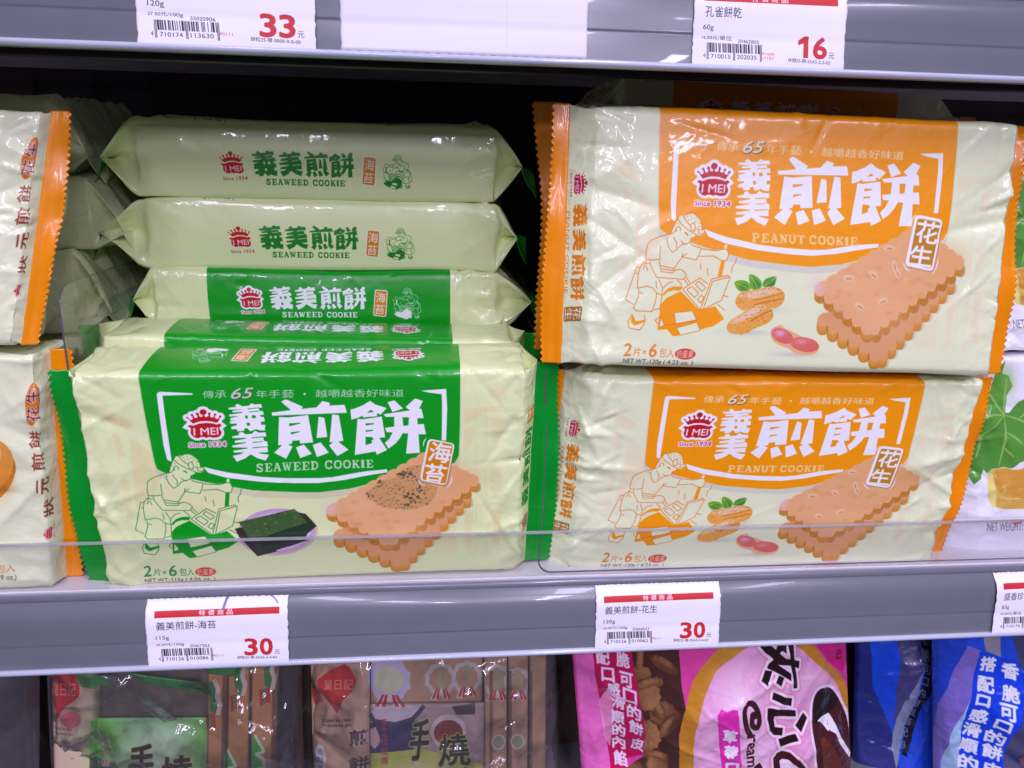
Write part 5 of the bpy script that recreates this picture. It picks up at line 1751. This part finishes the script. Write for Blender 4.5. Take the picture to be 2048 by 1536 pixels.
for i, (a_, b_) in enumerate(((417, 452), (456, 500), (504, 552))):
    content("cookie_sleeve", [(a_, 1345 - 3 * i), (b_, 1343 - 3 * i), (b_ - 6, 1712), (a_ - 4, 1712)], yj + .5 + .15 * i, 2.0, cj, M_J, bj, 4 + i, .18)
M_GFILM = plain("green_film_strip", (40, 140, 50), .3, 0, (100, .3, .0005), .1, coat=.3)
for q in ([(250, 1345), (400, 1365), (420, 1388), (290, 1366)], [(400, 1330), (480, 1322), (470, 1352), (420, 1348)], [(150, 1348), (215, 1352), (232, 1372), (160, 1366)]):
    content("green_strip", q, yj + .2, .05, None, M_GFILM, bj, 9, .05, nx=8, ny=8)
content("folded_film", [(190, 1350), (232, 1352), (352, 1440), (330, 1446)], yj - .15, .15, None, M_FILM, bj, 12, .25, nx=10, ny=24)
pillow("film", [(62, 1300), (592, 1280), (604, 1720), (84, 1740)], (yj + .7,) * 4, 3.9, None, M_FILM, 101, bj, 3.2, 1.25, cell=1.3)

# --- clear bag with cookies and striped rosettes
ck = PxCanvas("print_rosette_bag", 600, 1290, 1150, 1720, 1.4, (190, 150, 116))
ck.zoom(560, 1280, 3.413)
ck.poly([(200, 160), (620, 160), (620, 1500), (215, 1500)], (206, 170, 140))
ck.speck([(220, 600), (600, 600), (600, 1400), (230, 1400)], 60, 22, [(216, 170, 110), (190, 144, 100), (226, 186, 140)], .5)
ck.poly([(340, 200), (440, 160), (475, 180), (520, 260), (500, 330), (430, 390), (390, 480), (350, 420), (260, 320), (255, 260)], (222, 34, 20))
ck.poly([(196, 310), (240, 300), (300, 390), (240, 430)], (220, 60, 50), .8)
ck.text("皇日記", [(300, 255), (500, 255), (500, 325), (300, 320)], (245, 180, 160), .5)
ck.text("YUAN IN 1964", [(290, 515), (485, 510), (485, 532), (290, 535)], (40, 26, 34), .6)
ck.text("YI GUANG JEN", [(290, 548), (490, 545), (490, 568), (290, 570)], (40, 26, 34), .6)
ck.text("煎", [(475, 590), (605, 590), (605, 690), (475, 690)], (66, 50, 56), 1.2)
ck.text("餅", [(470, 770), (605, 770), (605, 870), (470, 870)], (66, 50, 56), 1.2)
ck.abs_(ck.ellipse, (560 + 275 / 3.413, 1280 + 790 / 3.413), 12, 31, (238, 234, 244))
for i, chs in enumerate("香鬆濃"):
    ck.text(chs, [(255, 715 + 55 * i), (297, 715 + 55 * i), (297, 760 + 55 * i), (255, 760 + 55 * i)], (90, 70, 100), .3)
# label with tin and tea bowl
ck.poly([(612, 440), (1400, 430), (1390, 1500), (610, 1500)], (176, 150, 150))
ck.poly([(612, 560), (940, 540), (900, 740), (612, 760)], (44, 34, 84))
ck.poly([(612, 450), (985, 440), (930, 520), (800, 560), (640, 550)], (214, 196, 206), smooth=2)
ck.stroke([(615, 500), (640, 545), (780, 565), (900, 530), (980, 445)], 8, (70, 50, 80))
ck.stroke([(612, 600), (640, 670), (612, 700)], 26, (200, 160, 160))
ck.poly([(612, 760), (960, 720), (1380, 830), (1380, 1500), (612, 1500)], (196, 206, 80))
ck.abs_(ck.blob, (560 + 980 / 3.413, 1280 + 870 / 3.413), 50, 22, (236, 222, 170), .9)
ck.speck([(860, 740), (1380, 780), (1380, 1000), (830, 980)], 50, 26, [(238, 224, 180), (214, 190, 130), (228, 206, 160)], .7)
ck.abs_(ck.ellipse, (560 + 1145 / 3.413, 1280 + 610 / 3.413), 36, 33, (214, 200, 204))
ck.abs_(ck.ellipse, (560 + 1145 / 3.413, 1280 + 615 / 3.413), 29, 24, (140, 44, 24))
ck.abs_(ck.blob, (560 + 1110 / 3.413, 1280 + 655 / 3.413), 14, 10, (220, 90, 30), .8)
ck.poly([(1170, 450), (1330, 430), (1330, 500), (1200, 500)], (70, 50, 50))
ck.text("手", [(905, 540), (1020, 530), (1000, 790), (870, 800)], (30, 30, 20), 2.0, outline=(196, 214, 80), ow=1.6)
ck.text("燒", [(1085, 630), (1270, 620), (1300, 830), (1080, 840)], (30, 30, 20), 1.6, outline=(196, 214, 80), ow=1.6)
ck.text("煎餅", [(880, 860), (1290, 850), (1290, 1060), (880, 1070)], (30, 30, 20), 2.0, outline=(196, 214, 80), ow=1.6)
for i, chs in enumerate("手工精緻傳"):
    ck.text(chs, [(685, 530 + 62 * i), (735, 530 + 62 * i), (735, 582 + 62 * i), (685, 582 + 62 * i)], (190, 50, 70), .6)
for x, y, s in ((740, 260, 1.25), (1090, 250, .8), (1270, 240, .8), (1480, 260, .8), (1620, 270, .7)):
    pts = [(x + 110 * s * (1 + .12 * (k % 2)) * math.cos(k * math.pi / 10), y + 110 * s * (1 + .12 * (k % 2)) * math.sin(k * math.pi / 10) * .95) for k in range(20)]
    if s > 1:
        ck.poly(pts, (206, 196, 226))
        ck.abs_(ck.ellipse, (560 + x / 3.413, 1280 + y / 3.413), 23 * s, 20 * s, (214, 214, 176))
    else:
        ck.stroke(pts, 8, (206, 196, 190), closed=True)
        ck.poly([(x - 30, y - 80), (x + 30, y - 80), (x + 40, y + 60), (x - 20, y + 60)], (176, 170, 130), .8, smooth=1)
    ww = 90 * s
    ck.poly([(x - ww, y + 160 * s), (x - ww * .5, y + 75 * s), (x + ww * .5, y + 75 * s), (x + ww, y + 150 * s), (x + ww * .4, y + 165 * s), (x, y + 110 * s), (x - ww * .4, y + 170 * s)], (230, 216, 206))
    for k in (-.85, -.45, .35, .75):
        ck.poly([(x + ww * k, y + 155 * s), (x + ww * k * .5, y + 75 * s), (x + ww * k * .5 + 14 * s, y + 75 * s), (x + ww * k + 24 * s, y + 155 * s)], (196, 40, 50))
for x in (1430, 1560, 1700):
    ck.poly([(x, 200), (x + 22, 200), (x + 20, 1500), (x - 5, 1500)], (110, 74, 50), .7)
for x in (1490, 1620):
    ck.abs_(ck.ellipse, (560 + x / 3.413, 1280 + 655 / 3.413), 14, 15, (214, 206, 214), .8)
    ck.abs_(ck.ellipse, (560 + x / 3.413, 1280 + 655 / 3.413), 11, 12, (150, 150, 110), .9)
ck.zoom()
M_K = printed(ck, .45, bump=(120, .4, .0006), spec=.3)
yk = 3.0
bk = bag_root("cookie_bag", 850, 1600, yk, "clear bag of cookies with red striped rosettes, in the middle of the lower shelf")
content("cookie_sleeve", [(622, 1322), (738, 1318), (740, 1716), (630, 1716)], yk + .4, 2.2, ck, M_K, bk, 21, .3)
content("cookie_sleeve", [(742, 1318), (965, 1310), (960, 1716), (742, 1716)], yk + .9, 2.2, ck, M_K, bk, 22, .25)
content("label_card", [(741, 1409), (968, 1406), (966, 1716), (741, 1716)], yk + .35, .1, ck, M_K, bk, 23, .12)
for i, (a_, b_) in enumerate(((970, 1014), (1018, 1056), (1060, 1092))):
    content("cookie_sleeve", [(a_, 1312 - 2 * i), (b_, 1310 - 2 * i), (b_ - 2, 1712), (a_ - 2, 1712)], yk + .5 + .2 * i, 2.0, ck, M_K, bk, 24 + i, .18)
pillow("film", [(610, 1296), (1120, 1272), (1130, 1720), (618, 1730)], (yk + .7,) * 4, 3.9, None, M_FILM, 102, bk, 3.2, 1.25, cell=1.3)

# --- pink bag
cp = PxCanvas("print_pink_bag", 1130, 1200, 1760, 1760, 1.4, (226, 70, 160))
cp.zoom(1100, 1270, 3.2)
cp.poly([(150, -300), (330, -300), (430, 1500), (250, 1500), (210, 600)], (236, 110, 190))
cp.poly([(250, -260), (520, -260), (512, 100), (560, 400), (605, 640), (590, 800), (500, 850), (520, 1500), (430, 1500), (395, 840), (340, 500), (300, 300)], (196, 16, 84))
cp.poly([(330, 480), (395, 340), (420, 560), (400, 780), (360, 700)], (240, 170, 210), .8)
for chs, x, y in (("香", 440, 20), ("脆", 465, 190), ("可", 485, 310), ("口", 505, 410), ("的", 530, 510), ("餅", 545, 615), ("皮", 560, 735)):
    cp.text(chs, [(x - 38, y - 50), (x + 36, y - 42), (x + 40, y + 46), (x - 34, y + 40)], (244, 226, 244), 1.5)
for chs, x, y in (("搭", 320, 40), ("配", 345, 185), ("口", 375, 290), ("感", 410, 380), ("滑", 440, 465), ("順", 440, 570), ("的", 448, 660), ("內", 452, 750), ("餡", 460, 850)):
    cp.text(chs, [(x - 38, y - 46), (x + 36, y - 40), (x + 40, y + 42), (x - 34, y + 36)], (244, 226, 244), 1.5)
win = [(520, -100), (808, -100), (812, 300), (830, 440), (790, 600), (800, 851), (810, 1400), (540, 1400), (500, 900), (592, 810), (605, 650), (560, 400), (512, 100)]
cp.poly(win, (120, 74, 66))
cp.poly(win, None, erase=.38)
ring_o = [(1100, 20), (1040, 100), (900, 230), (830, 400), (790, 600), (800, 851), (900, 1300), (1500, 1500), (2060, 1200), (2010, 600), (2000, 470), (1950, 330), (1830, 230), (1680, 60), (1500, -60), (1250, -60)]
ring_i = [(1230, 90), (1110, 150), (1010, 230), (920, 400), (870, 600), (885, 851), (980, 1240), (1500, 1400), (1980, 1150), (1990, 700), (1970, 540), (1920, 400), (1830, 290), (1720, 200), (1600, 90), (1480, 30), (1330, 40)]
cp.poly(ring_o, (206, 140, 40), smooth=1)
cp.poly(ring_i, (238, 170, 212), smooth=1)
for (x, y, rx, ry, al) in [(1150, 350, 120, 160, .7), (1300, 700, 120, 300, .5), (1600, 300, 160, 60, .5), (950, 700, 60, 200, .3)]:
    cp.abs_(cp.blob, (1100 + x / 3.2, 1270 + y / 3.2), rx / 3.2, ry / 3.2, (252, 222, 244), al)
cp.poly([(1010, 430), (1040, 400), (1070, 410), (1110, 395), (1140, 400), (1190, 860), (1240, 1500), (1100, 1500), (1060, 860)], (228, 50, 176))
for chs, x, y in (("草", 1098, 575), ("莓", 1112, 690), ("口", 1122, 806), ("味", 1136, 920)):
    cp.text(chs, [(x - 42, y - 46), (x + 38, y - 42), (x + 42, y + 46), (x - 38, y + 42)], (250, 236, 250), 2)
cp.zoom(1400, 1270, 5.774)
dk = (40, 14, 20)
GL = [[(655, 60), (760, 100), (860, 180), (960, 255), (1060, 270), (1135, 295), (1128, 375), (1040, 340), (870, 330), (1030, 430), (1025, 505), (880, 425), (735, 360), (760, 320), (820, 270), (720, 200), (640, 110)],
      [(985, 0), (1060, 0), (1065, 250), (1085, 400), (1115, 605), (1060, 600), (1045, 430), (1010, 260)],
      [(710, 380), (800, 395), (730, 540), (650, 475)], [(880, 440), (945, 470), (900, 560), (830, 505)], [(880, 60), (980, 60), (965, 190), (920, 170), (870, 230), (850, 190)],
      [(800, 615), (1045, 715), (1030, 795), (780, 685)], [(720, 780), (790, 785), (1085, 850), (1095, 925), (800, 870), (790, 900), (810, 1000), (920, 1030), (905, 1110), (790, 1080), (740, 1020), (710, 880)],
      [(1200, 905), (1250, 970), (1150, 1095), (1080, 1020)], [(850, 1140), (1075, 1105), (1105, 1175), (880, 1230)],
      [(790, 1350), (830, 1300), (900, 1285), (1000, 1310), (1120, 1400), (1200, 1500), (1240, 1600), (1200, 1800), (1000, 1850), (880, 1700), (800, 1480)]]
for g_ in GL:
    cp.poly(g_, (236, 130, 160), .5, grow=13)
for g_ in GL:
    cp.poly(g_, (250, 222, 244), grow=8)
for g_ in GL[:-1]:
    cp.poly(g_, dk)
cp.poly(GL[-1], (70, 20, 24), holes=[[(870, 1400), (900, 1380), (980, 1390), (1100, 1480), (1150, 1600), (1100, 1720), (980, 1650), (880, 1480)]])
cp.stroke([(555, 830), (520, 790), (495, 850), (510, 930), (570, 975), (600, 920), (605, 850), (570, 740), (500, 665), (430, 680), (400, 760), (420, 900), (470, 1010), (500, 1050)], 11, (60, 26, 30), smooth=2)
cp.text("ream", [(550, 1040), (555, 1430), (470, 1435), (445, 1045)], (60, 26, 30), 1.0)
cp.stroke([(585, 1420), (620, 1480), (640, 1560)], 16, (60, 26, 30))
cp.zoom(1100, 1270, 3.2)
oval = [(1690, 640), (1690, 520), (1720, 400), (1780, 365), (1870, 400), (1950, 520), (1990, 640), (2000, 900), (1960, 1200), (1800, 1200), (1720, 900)]
cp.poly(oval, (250, 226, 246), smooth=2, grow=9)
cp.poly(oval, (74, 26, 30), smooth=2)
cp.poly([(1700, 560), (1720, 400), (1780, 370), (1870, 410), (1930, 500), (1830, 550), (1720, 600)], (34, 18, 20), smooth=1)
cp.poly([(1760, 640), (1900, 820), (1990, 1100), (1800, 1000), (1740, 760)], (100, 46, 34), smooth=2)
for k in range(0):
    cp.stroke([(1825, 565), (1850 + 8 * k, 600 + 8 * k), (1870 + 8 * k, 680), (1900 + 2 * k, 730)] if k % 2 == 0 else [(1820, 600 + 10 * k), (1845 + 8 * k, 680), (1900, 730)], 7, (248, 238, 250), smooth=2)
cp.zoom(1400, 1270, 5.774)
for k in range(5):
    cp.stroke([(1560 + 3 * k, 1010 + 32 * k), (1620 + 14 * k - 20, 1060 + 40 * k - 10 * k), (1690 + 6 * k - 20, 1190 + 14 * k), (1700 + 4 * k, 1290 + 3 * k)], 8, (248, 238, 250), smooth=2)
cp.poly([(1400, 1040), (1470, 1005), (1550, 1000), (1565, 1030), (1540, 1080), (1560, 1130), (1545, 1175), (1500, 1120), (1450, 1060), (1410, 1050)], (248, 238, 250), smooth=1)
cp.zoom(1100, 1270, 3.2)
cp.poly([(1895, 730), (1925, 715), (1995, 820), (1980, 845)], (248, 240, 250))
cp.poly([(1690, -100), (2000, -100), (1980, 210), (1940, 300), (1830, 220), (1720, 80)], (214, 30, 130))
cp.text("旺", [(1885, 10), (1950, 20), (1945, 110), (1880, 100)], (150, 10, 70), 2)
cp.text("B3", [(1932, 150), (1926, 210), (1884, 206), (1890, 146)], (150, 10, 70), 1.4)
cp.zoom()
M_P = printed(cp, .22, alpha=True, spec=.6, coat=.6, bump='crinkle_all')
yp = 2.6
bp_ = bag_root("sandwich_cookie_bag", 1440, 1600, yp, "glossy pink bag with a round brown and white emblem on the lower shelf")
pillow("printed_film", [(1146, 1232), (1716, 1205), (1734, 1740), (1186, 1750)], (yp, yp, yp, yp), 4.0, cp, M_P, 111, bp_, 2.2, 1.2)


def cookies_in(parent, px0, px1, py0, py1, y, n, seed, r=.95):
    rng = np.random.RandomState(seed)
    for k in range(n):
        px_, py_ = px0 + rng.rand() * (px1 - px0), py0 + (k + .5) / n * (py1 - py0)
        c0 = unp(px_, py_, y + rng.rand() * .9)
        m_ = 36
        a = np.linspace(0, 2 * np.pi, m_, endpoint=False)
        rr = r * (1 + .07 * np.cos(a * 12))
        R_ = Matrix.Rotation(rng.rand() * 6, 3, 'Z') @ Matrix.Rotation(rng.randn() * .7, 3, 'X') @ Matrix.Rotation(rng.randn() * .7, 3, 'Y') @ Matrix.Rotation(1.57, 3, 'X')
        R_ = np.array(R_)
        rings = []
        for (s_, z_) in ((.0, .2), (.7, .22), (.95, .17), (1.0, .05), (1.0, -.05), (.95, -.17), (.7, -.22), (.0, -.2)):
            rings.append(np.stack([rr * s_ * np.cos(a), rr * s_ * np.sin(a), np.full(m_, z_) + .02 * rng.randn(m_)], 1))
        P_ = np.stack(rings).reshape(-1, 3) @ R_.T + c0
        mesh_obj("cookie", P_, grid_faces(len(rings), m_, True), M_COOKIE, parent)


cookies_in(bp_, 1262, 1345, 1300, 1560, yp - .2, 13, 5, 1.0)

# --- blue bags
cbz = PxCanvas("print_blue_bag", 1880, 1200, 2300, 1760, 1.4, (30, 80, 220))
cbz.zoom(1640, 1240, 5.02)
cbz.poly([(1200, -300), (1560, -300), (1560, 300), (1440, 560), (1320, 900), (1310, 2600), (1150, 2600)], (30, 70, 200))
cbz.poly([(1555, 290), (1680, 330), (1580, 700), (1400, 1100), (1325, 1486), (1280, 2600), (1200, 2600), (1310, 900), (1430, 560)], (128, 110, 200))
cbz.poly([(1560, 740), (1500, 900), (1440, 1486), (1400, 2600), (1300, 2600), (1325, 1486), (1380, 1140)], (166, 200, 236))
cbz.poly([(1700, -300), (1880, -300), (1880, 400), (1720, 330)], (150, 146, 160))
cbz.poly([(1880, -300), (3200, -300), (3200, 2600), (1790, 2600), (1790, 1486), (1820, 1240), (1880, 1060), (1950, 950), (2060, 620), (2048, 440)], None, erase=.12)
cbz.poly([(1660, 335), (2048, 440), (2075, 520), (2040, 700), (1950, 960), (1880, 1060), (1800, 1260), (1790, 1486), (1760, 2600), (1410, 2600), (1440, 1486), (1480, 1000), (1560, 730)], (16, 66, 224))
for chs, x, y in (("香", 1950, 510), ("脆", 1915, 695), ("可", 1865, 845), ("口", 1805, 970), ("的", 1750, 1110), ("餅", 1725, 1255), ("皮", 1705, 1420), ("搭", 1745, 455), ("配", 1705, 635), ("口", 1655, 775), ("感", 1615, 925), ("滑", 1565, 1080), ("順", 1535, 1240), ("的", 1520, 1400), ("內", 1500, 1560)):
    k = 58 if chs == "口" else 74
    cbz.text(chs, [(x - k + 12, y - k), (x + k + 12, y - k + 22), (x + k - 12, y + k), (x - k - 12, y + k - 22)], (236, 236, 248), 1.7)
cbz.zoom()
M_B = printed(cbz, .24, alpha=True, spec=.6, coat=.6, bump='crinkle_all')
yb = 2.8
bb = bag_root("sandwich_cookie_bag", 2040, 1600, yb, "blue bag with slanting white lettering at the right edge of the lower shelf")
pillow("printed_film", [(1896, 1225), (2290, 1215), (2290, 1750), (1898, 1750)], (yb, yb, yb, yb), 4.0, cbz, M_B, 121, bb, 1.9, 1.15)
cookies_in(bb, 2010, 2200, 1290, 1600, yb - .4, 12, 8, 1.0)
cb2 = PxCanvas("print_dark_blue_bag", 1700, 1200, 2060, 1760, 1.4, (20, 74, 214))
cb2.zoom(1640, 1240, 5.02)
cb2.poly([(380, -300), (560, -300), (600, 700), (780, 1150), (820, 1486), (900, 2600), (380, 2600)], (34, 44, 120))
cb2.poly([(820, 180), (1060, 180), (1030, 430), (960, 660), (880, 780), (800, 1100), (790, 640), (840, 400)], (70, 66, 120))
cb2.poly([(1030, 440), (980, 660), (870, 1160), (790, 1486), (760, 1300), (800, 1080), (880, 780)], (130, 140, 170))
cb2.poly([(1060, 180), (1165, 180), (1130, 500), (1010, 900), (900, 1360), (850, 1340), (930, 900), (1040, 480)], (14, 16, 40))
for i, chs in enumerate("香脆可口的餅皮搭配內"):
    x, y = 1110 - 26 * i - i * i * .3, 225 + 112 * i
    cb2.text(chs, [(x - 40, y - 46), (x + 40, y - 36), (x + 30, y + 46), (x - 50, y + 36)], (110, 120, 160), .8)
cb2.abs_(cb2.blob, (1640 + 1300 / 5.02, 1240 + 800 / 5.02), 30, 60, (20, 80, 220), .7)
cb2.zoom()
M_B2 = printed(cb2, .3, spec=.5, coat=.3, bump='crinkle_all')
b2 = bag_root("sandwich_cookie_bag", 1850, 1600, 5.0, "dark blue bag in the shade between the pink and the bright blue bag")
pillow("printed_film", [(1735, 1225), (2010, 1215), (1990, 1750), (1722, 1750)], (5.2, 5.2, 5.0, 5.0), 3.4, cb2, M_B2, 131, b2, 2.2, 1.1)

# the next shelf down, mostly out of the picture
v, f_ = box_mesh(XA, XB, .5, 46, -20.5, -19.2)
M_DECK2 = plain("lower_board_shade_grey", (120, 116, 124), .4, 0, (50, .15, .0005), .1)  # white board greyed; the shade between the bags is put into its colour
ls = empty("store_shelf", (0, 0, -20), "lower white shelf board, coloured grey for shade, under the clear and coloured bags", "shelf")
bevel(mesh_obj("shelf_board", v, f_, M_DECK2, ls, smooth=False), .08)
